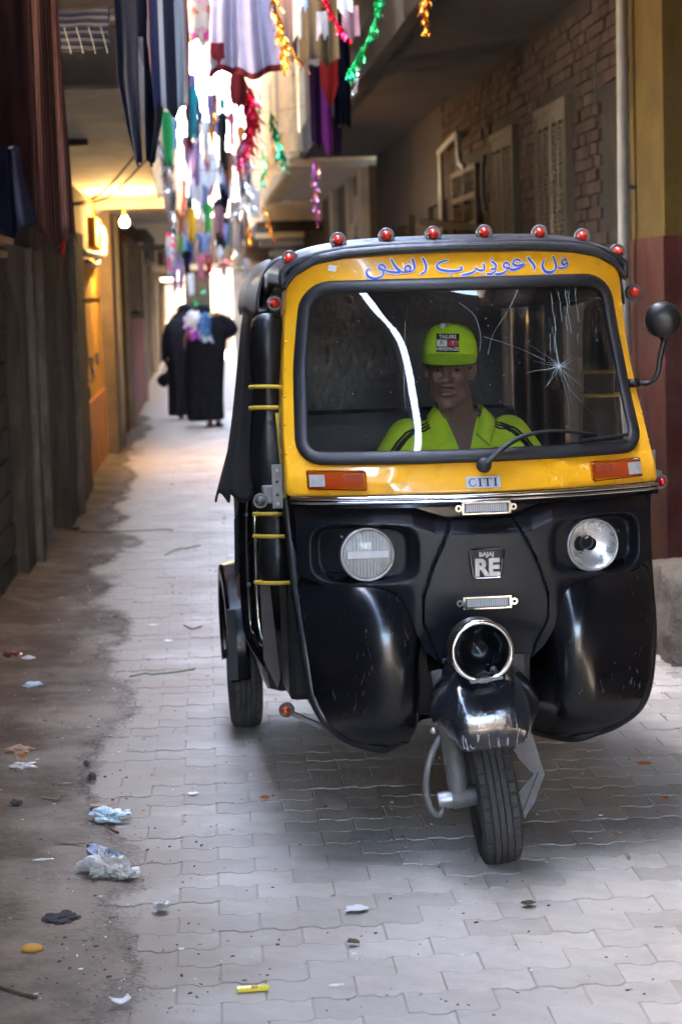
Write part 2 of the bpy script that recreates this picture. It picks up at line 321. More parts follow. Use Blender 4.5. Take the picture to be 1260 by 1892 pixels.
def drift(name, col, x0, x1, amt=.9):
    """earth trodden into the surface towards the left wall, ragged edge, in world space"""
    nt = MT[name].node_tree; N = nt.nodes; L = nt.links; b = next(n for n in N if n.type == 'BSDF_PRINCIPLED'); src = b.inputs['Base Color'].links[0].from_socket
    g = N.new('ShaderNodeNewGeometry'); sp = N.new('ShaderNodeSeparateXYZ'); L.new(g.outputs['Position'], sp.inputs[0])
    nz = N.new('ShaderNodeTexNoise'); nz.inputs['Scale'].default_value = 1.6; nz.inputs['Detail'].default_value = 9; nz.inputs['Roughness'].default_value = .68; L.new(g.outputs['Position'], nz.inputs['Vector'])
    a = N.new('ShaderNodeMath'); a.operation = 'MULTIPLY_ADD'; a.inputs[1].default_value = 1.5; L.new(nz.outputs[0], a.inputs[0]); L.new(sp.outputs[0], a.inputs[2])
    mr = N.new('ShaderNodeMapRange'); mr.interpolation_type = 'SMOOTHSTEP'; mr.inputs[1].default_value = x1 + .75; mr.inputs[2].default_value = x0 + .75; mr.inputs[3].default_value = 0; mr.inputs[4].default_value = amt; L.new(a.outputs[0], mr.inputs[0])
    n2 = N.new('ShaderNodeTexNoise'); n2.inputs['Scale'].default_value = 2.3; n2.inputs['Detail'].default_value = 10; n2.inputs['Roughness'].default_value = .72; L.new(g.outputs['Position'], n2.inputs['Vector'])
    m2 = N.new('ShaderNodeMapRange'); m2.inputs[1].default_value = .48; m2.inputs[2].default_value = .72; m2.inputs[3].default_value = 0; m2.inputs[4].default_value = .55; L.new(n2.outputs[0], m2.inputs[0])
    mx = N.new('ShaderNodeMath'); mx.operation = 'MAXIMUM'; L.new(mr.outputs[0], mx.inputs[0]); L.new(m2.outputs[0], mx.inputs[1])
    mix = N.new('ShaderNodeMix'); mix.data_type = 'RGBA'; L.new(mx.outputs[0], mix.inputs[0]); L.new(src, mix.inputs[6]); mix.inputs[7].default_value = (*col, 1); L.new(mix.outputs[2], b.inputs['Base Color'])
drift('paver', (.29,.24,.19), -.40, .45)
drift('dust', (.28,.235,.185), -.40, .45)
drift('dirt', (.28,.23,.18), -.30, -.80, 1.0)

def thin_edge(name):
    """loose earth thins out to nothing at its rim: cover follows how deep it lies"""
    nt = MT[name].node_tree; N = nt.nodes; L = nt.links; b = next(n for n in N if n.type == 'BSDF_PRINCIPLED')
    g = N.new('ShaderNodeNewGeometry'); sp = N.new('ShaderNodeSeparateXYZ'); L.new(g.outputs['Position'], sp.inputs[0])
    n1 = N.new('ShaderNodeTexNoise'); n1.inputs['Scale'].default_value = 70; n1.inputs['Detail'].default_value = 6; L.new(g.outputs['Position'], n1.inputs['Vector'])
    n2 = N.new('ShaderNodeTexNoise'); n2.inputs['Scale'].default_value = 5; n2.inputs['Detail'].default_value = 6; L.new(g.outputs['Position'], n2.inputs['Vector'])
    a = N.new('ShaderNodeMath'); a.operation = 'MULTIPLY_ADD'; a.inputs[1].default_value = .010; L.new(n1.outputs[0], a.inputs[0]); L.new(sp.outputs[2], a.inputs[2])
    c = N.new('ShaderNodeMath'); c.operation = 'MULTIPLY_ADD'; c.inputs[1].default_value = .010; L.new(n2.outputs[0], c.inputs[0]); L.new(a.outputs[0], c.inputs[2])
    mr = N.new('ShaderNodeMapRange'); mr.interpolation_type = 'SMOOTHSTEP'; mr.inputs[1].default_value = .0105; mr.inputs[2].default_value = .0185; L.new(c.outputs[0], mr.inputs[0]); L.new(mr.outputs[0], b.inputs['Alpha'])
thin_edge('dirt')
# ================================================================== ground and paving
random.seed(11)
g = MB(); g.add([(-80,-60,-.004),(80,-60,-.004),(80,200,-.004),(-80,200,-.004)], [(0,1,2,3)])
ground = struct(g.build('ground', 'dust'))
PW, PD = .212, .142
def wav(x):
    t = (x / (PW / 2)) % 1.0
    return .0095 * (1 if t < .34 else (lerp(1, -1, (t-.34)/.16) if t < .5 else (-1 if t < .84 else lerp(-1, 1, (t-.84)/.16))))
TS = [0, .34, .5, .84, 1.0, 1.34, 1.5, 1.84, 2.0]
def paver_mesh(gap=.0022):
    ox = [t * PW / 2 for t in TS]; ox[0] += gap; ox[-1] -= gap
    lo = [(x, wav(x) + gap) for x in ox]; hi = [(x, PD + wav(x) - gap) for x in ox]
    outl = lo + hi[::-1]; n = len(outl); cx = PW/2; cy = PD/2
    ins = [(x + (cx-x)*.014, y + (cy-y)*.02) for x, y in outl]
    vs = [(x, y, -.02) for x, y in outl] + [(x, y, -.0018) for x, y in outl] + [(x, y, 0) for x, y in ins]
    fs = []
    for k in range(2):
        for i in range(n): fs.append((k*n+i, k*n+(i+1) % n, (k+1)*n+(i+1) % n, (k+1)*n+i))
    fs.append(tuple(2*n+i for i in range(n)))
    return vs, fs
pv, pf = paver_mesh()
cells = []
row = 0
y = 4.2
while y < 30:
    xs = -1.5 + (PW/2 if row % 2 else 0)
    while xs < 2.6:
        c = Vector((xs + PW/2, y + PD/2, 0)); v = c - cam_p; d = v.dot(cam_w)
        px = CX + FPX * v.dot(cam_r) / d; py = CY - FPX * v.dot(cam_u) / d
        if -40 < px < 1300 and py < 1960 and c.x > -.95 and c.x < 2.3 and not (c.x > 1.95 and y > 8.6): cells.append((y, xs, px, py))
        xs += PW
    y += PD; row += 1
cells.sort()
me0 = None; far = MB()
for i, (yy, xs, px, py) in enumerate(cells):
    jz = random.uniform(-.0022, .0016); tilt = (random.uniform(-.005, .005), random.uniform(-.004, .004), random.uniform(-.008, .008))
    if i < 300:
        if me0 is None:
            b = MB(); b.add(pv, pf); o = b.build('paver', 'paver', ground); me0 = o.data
        else:
            o = bpy.data.objects.new('paver', me0); COL.objects.link(o); o.parent = ground
        o.location = (xs, yy, jz); o.rotation_euler = tilt
    else:
        M_ = Matrix.Translation((xs, yy, jz)) @ Matrix.Rotation(tilt[0], 4, 'X') @ Matrix.Rotation(tilt[1], 4, 'Y')
        far.add([M_ @ Vector(p) for p in pv], pf)
far.build('distant_pavers', 'paver', ground, kind='stuff')

# loose earth that has drifted over the paving along the left side
def dirtz(u, v):
    X = lerp(-1.55, .25, u); Y = 3.6 + 26 * v * v
    n = mnoise.fractal(Vector((X*1.7, Y*.8, 3.1)), 1.0, 2.0, 5) ; n2 = mnoise.noise(Vector((X*9, Y*7, 1.7)))
    edge = -.34 + .20 * n + .14 * sstep(7.5, 5.2, Y) - .22 * sstep(8, 12, Y) - .16 * sstep(12, 22, Y)
    z = .024 * sstep(edge + .34, edge - .36, X) - .010 + .004 * n2 * sstep(edge + .1, edge - .2, X) + .05 * sstep(-.92, -1.3, X)
    return (X, Y, z)
e = MB(); e.grid(dirtz, 70, 150); o = e.build('loose_earth', 'dirt', smooth=True); o['kind'] = 'stuff'; o['label'] = 'brown loose earth drifted over the paving along the left wall'
def dirtr(u, v):
    X = lerp(1.25, 2.7, u); Y = 6.5 + 10 * v
    n = mnoise.fractal(Vector((X*2, Y*1.1, 8.1)), 1.0, 2.0, 5)
    edge = 1.78 + .16 * n
    return (X, Y, .016 * sstep(edge - .25, edge + .2, X) - .012 + .003 * mnoise.noise(Vector((X*9, Y*8, 2))))
e = MB(); e.grid(dirtr, 40, 60); o = e.build('loose_earth', 'dirt', smooth=True); o['kind'] = 'stuff'; o['label'] = 'brown loose earth beside the stone block on the right'

# ================================================================== left side
# --- stall with two concrete piers
st = thing('stall_front', 'low concrete stall front with two worn piers and a board shelf, left foreground', 'stall')
b = MB(); b.box(-1.9, -1.16, 7.0, 12.66, -.05, 2.05); b.build('wall', 'concrete', st)
random.seed(5)
for r_ in range(11):                                     # rough block courses on the near wall
    yy = 10.6
    while yy < 12.6:
        L = random.uniform(.32, .42); bb = MB(); bb.box(-1.17, -1.135 - random.uniform(0, .012), yy, min(yy + L - .02, 12.63), r_*.185 + .01, r_*.185 + .172, bev=.008); bb.build('block', 'concrete', st); yy += L
def rough_pier(x0, x1, y0, y1, z1, seed):
    def fn(u, v):
        per = [(x0, y0), (x1, y0), (x1, y1), (x0, y1)]; k = int(u * 4 - 1e-6) if u < 1 else 3; t = u * 4 - k
        a = per[k]; c = per[(k + 1) % 4]; X = lerp(a[0], c[0], t); Y = lerp(a[1], c[1], t); z = lerp(-.05, z1, v)
        n = mnoise.fractal(Vector((X*5 + seed, Y*5, z*3)), 1, 2, 4) * .012
        return (X + n, Y + n, z)
    m = MB(); m.grid(fn, 45, 40); m.add([(x0,y0,z1),(x1,y0,z1),(x1,y1,z1),(x0,y1,z1)], [(0,1,2,3)]); return m
rough_pier(-1.6, -1.08, 12.72, 14.2, 1.96, 1).build('pier', 'pier_old', st, angle=40)
rough_pier(-1.6, -.99, 15.25, 18.4, 2.16, 7).build('pier', 'pier_old', st, angle=40)
j = MB(); j.tube(catmull([(-1.065, 13.35, -.02), (-1.07, 13.36, .6), (-1.06, 13.34, 1.2), (-1.065, 13.35, 1.95)], 6), .035, 8); j.build('jamb_post', 'chipped', st, smooth=True)
j = MB(); j.bar((-1.055, 14.16, -.02), (-1.055, 14.16, 1.95), .05); j.build('jamb_strip', 'chipped', st)
j = MB(); j.bar((-.975, 16.4, -.02), (-.975, 16.4, 2.12), .06); j.build('jamb_strip', 'chipped', st)
b = MB(); b.box(-2.0, -1.32, 14.15, 15.3, -.05, 2.0); b.build('recessed_door', 'dark_wood', st)
b = MB(); b.box(-2.6, -1.6, 12.66, 19, -.05, 3.2); b.build('back_wall', 'concrete', st)
for i, (zz, xx) in enumerate([(1.855, -.985), (1.915, -.94), (1.975, -1.03)]):
    b = MB(); b.box(-1.9, xx, 9.6 + .1*i, 11.2 - .15*i, zz, zz + .035, bev=.006); b.build('shelf_board', 'board_wood', st)

# --- overhanging upper floor over the stall
up = thing('overhanging_house', 'upper floor with pale sloping underside over the stall, dark beam at its near end', 'house')
b = MB(); b.box(-2.6, -.45, 14.3, 14.6, 3.01, 3.42, bev=.012); b.build('beam', 'soffit_dark', up)
def sof(u, v):
    X = lerp(-2.4, -.42, u); Y = lerp(14.6, 22.2, v); return (X, Y, lerp(3.04, 2.63, v) + .006 * mnoise.noise(Vector((X*4, Y*3, 0))))
b = MB(); b.grid(sof, 14, 30); b.build('soffit', 'soffit_pale', up, solid=.05)
b = MB(); b.box(-.62, -.42, 14.7, 22.2, 3.08, 3.5); b.build('edge_beam', 'plaster_pale', up)
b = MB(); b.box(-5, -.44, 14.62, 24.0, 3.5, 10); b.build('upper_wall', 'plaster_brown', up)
b = MB(); b.box(-1.02, -.86, 17.2, 17.36, 2.82, 2.9); b.build('bracket', 'iron_dark', up)
b = MB(); b.box(-5, -.80, -5.5, 5.28, 3.6, 3.85); b.build('added_slot_slab_left', 'soffit_dark', up)  # unseen slab, placed so a narrow sky slot reflects in the windscreen
b = MB(); b.box(-5, -.34, 5.28, 14.28, 3.5, 6.5); b.build('added_shade_wall', 'plaster_brown', up)  # out of view; brought forward to darken the left hangings and ground
b = MB(); b.box(-5, -1.45, -14, 8.0, -.05, 3.5); b.build('near_lower_wall', 'plaster_brown', up)

b = MB(); b.box(-1.6, -.42, 2.0, 8.9, 2.96, 3.0, bev=.008); b.build('added_shade_board', 'board_wood', up)  # unseen board added to keep skylight off the left hangings
b = MB(); b.box(-1.6, -.86, 5.5, 9.0, 2.25, 2.29, bev=.008); b.build('added_shade_board', 'board_wood', up)  # lower unseen board, added to shade the left ground
# --- yellow house with the lit bulb
yh = thing('yellow_house', 'ochre yellow painted house wall lit warmly by the bare bulb', 'house')
b = MB(); b.box(-3, -1.06, 18.45, 22.5, .70, 2.58); b.build('wall', 'yellow_wall', yh)
b = MB(); b.box(-3, -1.04, 18.45, 22.5, -.05, .70); b.build('dado', 'orange_dado', yh)
b = MB(); b.box(-3, -1.045, 18.5, 22.5, 1.62, 1.632); b.build('trim_line', 'dark_wood', yh)
b = MB(); b.box(-3, -.36, 22.2, 27.2, 2.52, 2.66); b.build('soffit', 'soffit_pale', yh)
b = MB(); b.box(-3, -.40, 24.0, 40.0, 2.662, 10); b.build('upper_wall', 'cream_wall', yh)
b = MB(); b.box(-3, -.37, 19.5, 19.62, 2.40, 2.56); 
b = MB(); b.box(-1.06, -.93, 22.52, 23.5, -.05, 2.5); b.build('pilaster', 'plaster_brown', yh)
b = MB(); b.tube([(-.93, 23.62, -.02), (-.93, 23.62, 2.5)], .045, 10); b.build('drain_pipe', 'pipe_white', yh, smooth=True)
b = MB(); b.box(-1.3, -1.0, 23.5, 25.9, -.05, 2.5); b.build('entry_wall', 'plaster_brown', yh)
for (z0, z1) in ((.32, .62), (.8, 1.55)):
    b = MB(); b.box(-1.0, -.985, 24.3, 25.2, z0, z1); b.build('green_door_panel', 'green_paint', yh)
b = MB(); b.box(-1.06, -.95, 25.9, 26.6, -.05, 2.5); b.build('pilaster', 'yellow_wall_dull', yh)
b = MB(); b.tube(catmull([(-1.02, 18.6, 2.02), (-.98, 19.6, 2.02), (-.97, 20.6, 2.03), (-.96, 21.3, 2.05), (-.96, 21.5, 2.1), (-.96, 21.5, 2.26), (-.99, 21.5, 2.32)], 5), .035, 10); b.build('waste_pipe', 'pipe_white', yh, smooth=True)
b = MB(); b.tube(catmull([(-1.0, 19.2, 1.95), (-.98, 20.2, 1.93), (-.98, 20.7, 1.98), (-1.0, 20.9, 2.02)], 5), .03, 8); b.build('waste_pipe', 'pipe_white', yh, smooth=True)
b = MB(); b.box(-1.06, -.99, 20.7, 22.0, 2.12, 2.40, bev=.02); b.build('meter_box', 'yellow_wall', yh)
mat('paint_blue', (.05,.06,.12), rough=.8)
for k, st_ in enumerate([[(0,0),(.5,-.02),(.35,-.10),(.6,-.17),(1.0,-.15)], [(0,0),(.45,-.01),(.3,-.09),(.55,-.16),(.9,-.14)], [(0,0),(.4,.01),(.35,-.07),(.55,-.1)], [(0,0),(.3,-.06),(.25,-.14)]]):
    y0 = (18.9, 19.9, 20.9, 19.3)[k]; z0 = (1.06, 1.08, 1.08, .86)[k]
    b = MB(); b.tube(catmull([(-1.056, y0 + a, z0 + c) for a, c in st_], 5), .014, 6, flat=.5); b.build('painted_stroke', 'paint_blue', yh)
# bulb
bl = thing('light_bulb', 'bare glowing light bulb hanging from the ceiling at the left', 'bulb', at_y(230, 409, 21.3))
emis('bulb_glow', (1.0, .62, .22), 60.0)
b = MB(); b.lathe([(.001,-.05),(.022,-.046),(.036,-.03),(.042,-.004),(.036,.018),(.022,.04),(.016,.052)], n=20); b.build('glass', 'bulb_glow', bl, smooth=True)
mat('brass', (.5,.36,.15), rough=.4, metal=1)
b = MB(); b.lathe([(.017,.05),(.02,.06),(.02,.10),(.012,.115),(.003,.12),(.003,.24)], n=14); b.build('socket', 'brass', bl, smooth=True)
pl = bpy.data.lights.new('bulb_light', 'POINT'); pl.energy = 4; pl.color = (1.0, .60, .22); pl.shadow_soft_size = .045
po = bpy.data.objects.new('bulb_light', pl); COL.objects.link(po); po.parent = bl; po.location = (0, 0, 0)
mat('wire', (.03,.027,.025), rough=.7)
for i, (p, lab) in enumerate([([(-1.35,16.5,2.40),(-1.08,17.0,2.37),(-.8,17.5,2.45),(-.45,18,2.85)], 'upper black cable sagging beneath the pale left ceiling'), ([(-1.38,16.4,2.37),(-1.02,17.0,2.355),(-.72,17.4,2.43),(-.43,18,2.74)], 'lower black cable sagging beneath the pale left ceiling')]):
    b = MB(); b.tube(catmull(p, 8), .008, 6); tag(b.build('cable', 'wire'), lab, 'cable')

# --- house with the red panel and green frame
rh = thing('red_panel_house', 'house front with tall dark red painted door leaf left of the two women', 'house')
b = MB(); b.box(-3, -1.0, 26.6, 38.0, -.05, 2.66); b.build('wall', 'plaster_brown', rh)
b = MB(); b.box(-1.0, -.93, 27.6, 33.6, .02, 2.40, bev=.01); b.build('door', 'red_door', rh)
b = MB(); b.box(-1.0, -.90, 33.6, 34.0, -.05, 2.45); b.build('door_post', 'plaster_pale', rh)
b = MB(); b.tube(catmull([(-.97, 27.2, .1), (-.95, 27.2, .8), (-.96, 27.2, 1.5), (-.95, 27.2, 2.3)], 5), .04, 8); b.build('drain_pipe', 'pipe_white', rh, smooth=True)
b = MB(); b.box(-3, -.85, 34.0, 40.0, 2.2, 2.66); b.build('lintel', 'plaster_brown', rh)
b = MB(); b.box(-1.06, -.88, 26.7, 27.0, -.05, .34, bev=.02); b.build('stone_foot', 'stone', rh)
gf = thing('green_metal_frame', 'green metal frame of bars projecting from the wall beside the red door', 'metal frame')
for a, c in [((-1.0,27.3,2.24),(-.46,27.3,2.24)),((-1.0,28.6,2.24),(-.46,28.6,2.24)),((-.77,27.3,1.36),(-.77,27.3,2.24)),((-1.0,27.3,1.40),(-.74,27.3,1.40)),((-.77,27.3,2.24),(-.77,28.6,2.24)),((-.98,27.3,1.4),(-.98,27.3,2.24)),((-.86,27.3,1.4),(-.86,27.3,2.24)),((-.46,27.3,2.24),(-.46,28.6,2.24))]:
    b = MB(); b.bar(a, c, .045 if a[2] != 1.40 else .09); b.build('bar', 'iron_green', gf)
# --- further houses on the left
fh = thing('far_house', 'shaded brown house at the far left end of the alley', 'house')
b = MB(); b.box(-4, -1.08, 38.0, 53.5, -.05, 2.7); b.build('wall', 'plaster_brown', fh)
b = MB(); b.box(-4, -.5, 40.0, 53.5, 2.7, 9.0); b.build('upper_wall', 'cream_wall', fh)
b = MB(); b.box(-1.08, -.62, 46.0, 46.5, 1.98, 2.12); b.build('lintel', 'cream_wall', fh)
b = MB(); b.box(-1.08, -1.0, 46.0, 46.4, -.05, 1.98); b.build('door_post', 'cream_wall', fh)
b = MB(); b.box(-1.09, -1.02, 36.5, 38.0, -.05, 2.2); b.build('dark_door', 'dark_void', fh)

# ================================================================== end of the alley
en = thing('end_gateway', 'sunlit gateway with openings closing the far end of the alley', 'gateway')
for (x0, x1) in ((-3.0, -1.02), (-.46, .20), (.72, 1.9)):
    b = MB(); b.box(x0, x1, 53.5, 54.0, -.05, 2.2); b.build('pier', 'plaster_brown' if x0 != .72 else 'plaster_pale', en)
b = MB(); b.box(-3, 3.0, 53.4, 54.1, 2.2, 2.34); b.build('lintel', 'cream_wall', en)
b = MB(); b.box(-1.02, -.92, 53.3, 53.48, -.05, 1.95); b.build('jamb', 'cream_wall', en)
b = MB(); b.box(-1.02, -.42, 53.3, 53.48, 1.85, 1.95); b.build('head', 'cream_wall', en)
b = MB(); b.box(-3, 3.0, 53.55, 54.0, 2.34, 3.5); b.build('wall_above', 'plaster_brown', en)
ch = thing('courtyard_house', 'pale sunlit house wall seen through the far gateway', 'house')
b = MB(); b.box(-6, 6, 62, 63, -.05, 6.0); b.build('wall', 'cream_wall', ch)
for x0 in (-1.2, .3, 1.6):
    b = MB(); b.box(x0, x0 + .5, 61.9, 61.995, .0 if x0 == .3 else .9, 1.9); b.build('window' if x0 != .3 else 'door', 'dark_wood', ch)

# ================================================================== right side
# --- near right: yellow over red pier with drain pipe
rp_ = thing('painted_house', 'house with pier painted ochre above and dark red below, right edge', 'house')
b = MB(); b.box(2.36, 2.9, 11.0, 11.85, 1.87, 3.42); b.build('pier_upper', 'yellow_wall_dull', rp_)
b = MB(); b.box(2.35, 2.9, 10.99, 11.86, -.05, 1.87); b.build('pier_lower', 'red_wall', rp_)
b = MB(); b.box(2.62, 3.2, 8.4, 10.99, -.05, 3.42); b.build('recessed_wall', 'red_wall', rp_)
b = MB(); b.box(2.5, 3.2, -14, 8.4, -.05, 3.6); b.build('near_wall', 'plaster_brown', rp_)
b = MB(); b.box(-.46, 5, -5.5, 5.28, 3.6, 3.85); b.build('added_slot_slab_right', 'soffit_dark', rp_)  # right lip of the added sky slot, out of view overhead
b = MB(); b.box(1.5, 5, 5.28, 9.38, 3.56, 6.0); b.build('upper_wall', 'cream_wall', rp_)
b = MB(); b.tube(catmull([(2.29, 11.72, .03), (2.29, 11.72, .5), (2.285, 11.72, 1.5), (2.30, 11.72, 3.4)], 6), .03, 10)
for zz in (.42, .34): b.tube([(2.29, 11.72, zz - .03), (2.29, 11.72, zz + .03)], .042, 10)
b.build('drain_pipe', 'pipe_white', rp_, smooth=True)
b = MB(); b.bar((2.29, 11.72, 2.15), (2.36, 11.72, 2.15), .02); b.build('pipe_clip', 'iron_dark', rp_)
b = MB(); b.box(2.02, 2.36, 9.9, 13.0, -.05, .11, bev=.012); b.build('doorstep', 'stone', rp_)
# --- stone block by the step
def blk(u, v):
    a = u * 6.28318; r = 1.0 / max(abs(math.cos(a)), abs(math.sin(a))) * .93
    vv = min(v, .75) / .75; k = 1.0 if v <= .75 else lerp(1, 0, (v - .75) / .25)
    x = 2.16 + .235 * math.cos(a) * r * k * (1 - .12 * vv ** 3); yy = 9.35 + .36 * math.sin(a) * r * k * (1 - .10 * vv ** 3); z = .40 * (1 - (1 - vv) ** 1.0) + (.025 * (1 - k * k) if v > .75 else 0) - .02
    n = mnoise.fractal(Vector((x*6, yy*6, z*6)), 1, 2, 5) * .022
    return (x + n, yy + n * .6, z + n * .6)
b = MB(); b.grid(blk, 48, 30, closed_u=True); tag(b.build('stone_block', 'stone', smooth=True), 'rough weathered stone block standing by the right wall', 'stone block')

# --- brick house with the deep balcony
bh = thing('brick_house', 'brick house with louvred shutters under a deep dark balcony', 'house')
b = MB(); b.box(2.425, 3.2, 11.9, 29.6, -.05, 3.42); b.build('wall', 'mortar', bh)
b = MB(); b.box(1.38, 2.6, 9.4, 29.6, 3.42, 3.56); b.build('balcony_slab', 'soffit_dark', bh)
b = MB(); b.box(1.36, 1.46, 9.4, 29.6, 3.36, 3.75, bev=.01); b.build('balcony_edge', 'plaster_dark', bh)
b = MB(); b.box(1.42, 3.2, 13.0, 29.6, 3.76, 9.6); b.build('upper_wall', 'plaster_brown', bh)
b = MB(); b.box(2.41, 2.425, 21.5, 29.6, -.05, 3.42); b.build('render_coat', 'plaster_dark', bh)
OPEN = [(14.05, 15.35, .5, 2.9), (16.45, 17.75, .5, 2.9), (18.6, 20.5, 1.2, 2.75), (21.4, 22.6, 0, 2.45), (11.9, 12.9, 2.0, 2.75)]
random.seed(21); cells = []
for r_ in range(14, 43):
    zz = r_ * .078; yy = 11.9 + (.115 if r_ % 2 else 0)
    while yy < 21.4:
        if not any(yy + .2 > o0 - .04 and yy < o1 + .04 and zz + .07 > z0 and zz < z1 for o0, o1, z0, z1 in OPEN) and zz < 3.33: cells.append((yy, zz))
        yy += .23
cells.sort(key=lambda c: (c[1] < 1.5, c[0])); me0 = None; rest = MB()
for i, (yy, zz) in enumerate(cells):
    xo = random.uniform(-.008, .008)
    if i < 300:
        if me0 is None:
            b = MB(); b.box(0, .05, 0, .215, 0, .066, bev=.005); o = b.build('brick', 'brick', bh); me0 = o.data
        else: o = bpy.data.objects.new('brick', me0); COL.objects.link(o); o.parent = bh
        o.location = (2.408 + xo, yy + random.uniform(-.004, .004), zz); o.rotation_euler = (random.uniform(-.02, .02), 0, random.uniform(-.015, .015))
    else: rest.box(2.408 + xo, 2.45, yy, yy + .215, zz, zz + .066)
rest.build('brickwork', 'brick', bh, kind='stuff')
def shutter(y0, y1, z0, z1):
    fr = MB()
    for (a, c) in ((y0 - .05, y0), (y1, y1 + .05)): fr.box(2.37, 2.43, a, c, z0, z1 + .05)
    fr.box(2.37, 2.43, y0, y1, z1, z1 + .05); fo = fr.build('window_frame', 'shutter_wood', bh)
    bk = MB(); bk.box(2.415, 2.43, y0, y1, z0, z1); bk.build('backing', 'dark_void', fo)
    sm = None
    for k in range(2):
        a = lerp(y0, y1, k / 2) + .008; c = lerp(y0, y1, (k + 1) / 2) - .008; m = (a + c) / 2
        lf = MB()
        for q in (a, c - .06, m - .03): lf.box(2.378, 2.412, q, q + .06, z0, z1)
        for q in (z0, z1 - .09): lf.box(2.379, 2.411, a, c, q, q + .09)
        lf.box(2.379, 2.411, a, c, lerp(z0, z1, .55), lerp(z0, z1, .55) + .06); lo = lf.build('shutter_leaf', 'shutter_wood', bh)
        for h0 in (a + .06, m + .03):
            w = (m - .03) - (a + .06); zz = max(z0 + .1, 1.65)
            while zz < z1 - .11:
                if sm is None:
                    s_ = MB(); s_.obox((0, w/2, 0), (.013, 0, -.012), (0, w/2, 0), (.003, 0, .003)); so = s_.build('slat', 'shutter_wood', lo); sm = so.data
                else: so = bpy.data.objects.new('slat', sm); COL.objects.link(so); so.parent = lo
                so.location = (2.39, h0, zz); zz += .034
shutter(14.1, 15.3, .6, 2.80); shutter(16.5, 17.7, .6, 2.80)
# grilled window
fr = MB()
for (a, c) in ((18.65, 18.72), (20.38, 20.45), (19.52, 19.58)): fr.box(2.36, 2.42, a, c, 1.3, 2.68)
for q in (1.3, 2.15, 2.4, 2.64): fr.box(2.362, 2.418, 18.65, 20.45, q, q + .05)
fo = fr.build('window_frame', 'shutter_wood', bh)
b = MB(); b.box(2.415, 2.43, 18.7, 20.4, 1.3, 2.66); b.build('dark_pane', 'dark_void', fo)
for k in range(10):
    yy = 18.8 + k * .17; b = MB()
    if abs(yy - 19.55) < .06: continue
    b.tube([(2.36, yy, 1.32), (2.36, yy, 2.16)], .010, 6); b.build('bar', 'iron_dark', fo)
for q in (2.2, 2.45):
    for k in range(9):
        yy = 18.8 + k * .185; b = MB(); b.tube([(2.37, yy, q + .02), (2.37, yy + .11, q + .16)], .008, 5); b.tube([(2.365, yy + .11, q + .02), (2.365, yy, q + .16)], .008, 5); b.build('lattice_bar', 'shutter_wood', fo)
b = MB(); b.tube(catmull([(2.33, 21.0, 1.0), (2.33, 21.0, 2.0), (2.33, 21.0, 2.86), (2.32, 20.95, 2.93), (2.32, 19.6, 3.0), (2.32, 19.45, 2.96), (2.32, 19.4, 2.75), (2.36, 19.3, 2.68)], 4), .028, 8); b.build('water_pipe', 'pipe_white', bh, smooth=True)
for (y0, y1, z1) in ((21.5, 22.4, 2.45), (24.6, 25.7, 2.35)):
    b = MB()
    for a, c in ((y0 - .1, y0), (y1, y1 + .1)): b.box(2.34, 2.43, a, c, -.05, z1)
    b.box(2.34, 2.43, y0 - .1, y1 + .1, z1, z1 + .1); fo = b.build('door_frame', 'plaster_dark', bh)
    b = MB(); b.box(2.40, 2.43, y0, y1, -.05, z1); b.build('door', 'dark_void', bh)
for k in range(9):
    b = MB(); b.box(2.385, 2.42, 23.2, 24.2, 1.55 + k * .09, 1.55 + k * .09 + .082, bev=.004); b.build('roller_slat', 'shutter_wood', bh)
b = MB(); b.bar((2.42, 18.3, 2.12), (2.19, 21.5, 2.28), .06, .06); b.bar((2.42, 19.6, 1.75), (2.30, 19.9, 2.17), .03, .03); tag(b.build('iron_bracket', 'dark_void'), 'dark iron bar projecting from the brick wall above the vehicle roof', 'iron bar')
b = MB(); b.tube(catmull([(2.40, 12.9, 3.1), (2.38, 13.0, 2.9), (2.40, 13.0, 2.6)], 5), .006, 6); b.build('cable', 'wire', bh)
b = MB(); b.tube(catmull([(2.38, 18.15, 2.72), (2.36, 18.1, 2.6), (2.36, 18.12, 2.4), (2.38, 18.1, 2.25)], 5), .02, 6); b.build('hanging_cable', 'wire', bh)

# --- pale house with sunlit balcony beyond it
ph = thing('balcony_house', 'house beyond with sunlit cream reed screened balcony on timber joists', 'house')
b = MB(); b.box(2.30, 3.2, 29.6, 41.0, -.05, 3.3); b.build('wall', 'plaster_brown', ph)
b = MB(); b.box(1.30, 3.2, 29.75, 41.0, 3.3, 3.38); b.build('soffit', 'soffit_pale', ph)
for (y0, y1, x) in ((29.62, 30.2, 2.18), (32.5, 33.1, 2.2), (36.5, 37.2, 2.2)):
    b = MB(); b.box(x, 2.31, y0, y1, -.05, 3.3, bev=.01); b.build('pilaster', 'plaster_pale', ph)
for (y0, z0, z1, m_) in ((30.6, 2.55, 2.95, 'plaster_pale'), (30.7, 2.0, 2.35, 'dark_wood'), (31.4, 1.5, 2.6, 'plaster_pale'), (34.5, .0, 2.3, 'dark_wood'), (38.5, .0, 2.4, 'dark_wood')):
    b = MB(); b.box(2.2, 2.31, y0, y0 + .8, z0, z1, bev=.01); b.build('meter_box' if z0 > 0 else 'door', m_, ph)
b = MB(); b.tube(catmull([(2.2, 31.0, 1.6), (2.2, 31.0, 2.05), (2.19, 31.5, 2.15), (2.2, 33, 2.22)], 5), .03, 8); b.build('water_pipe', 'pipe_white', ph, smooth=True)
b = MB(); b.box(1.34, 3.2, 29.75, 41.0, 3.385, 3.5); b.build('floor_slab', 'timber_pale', ph)
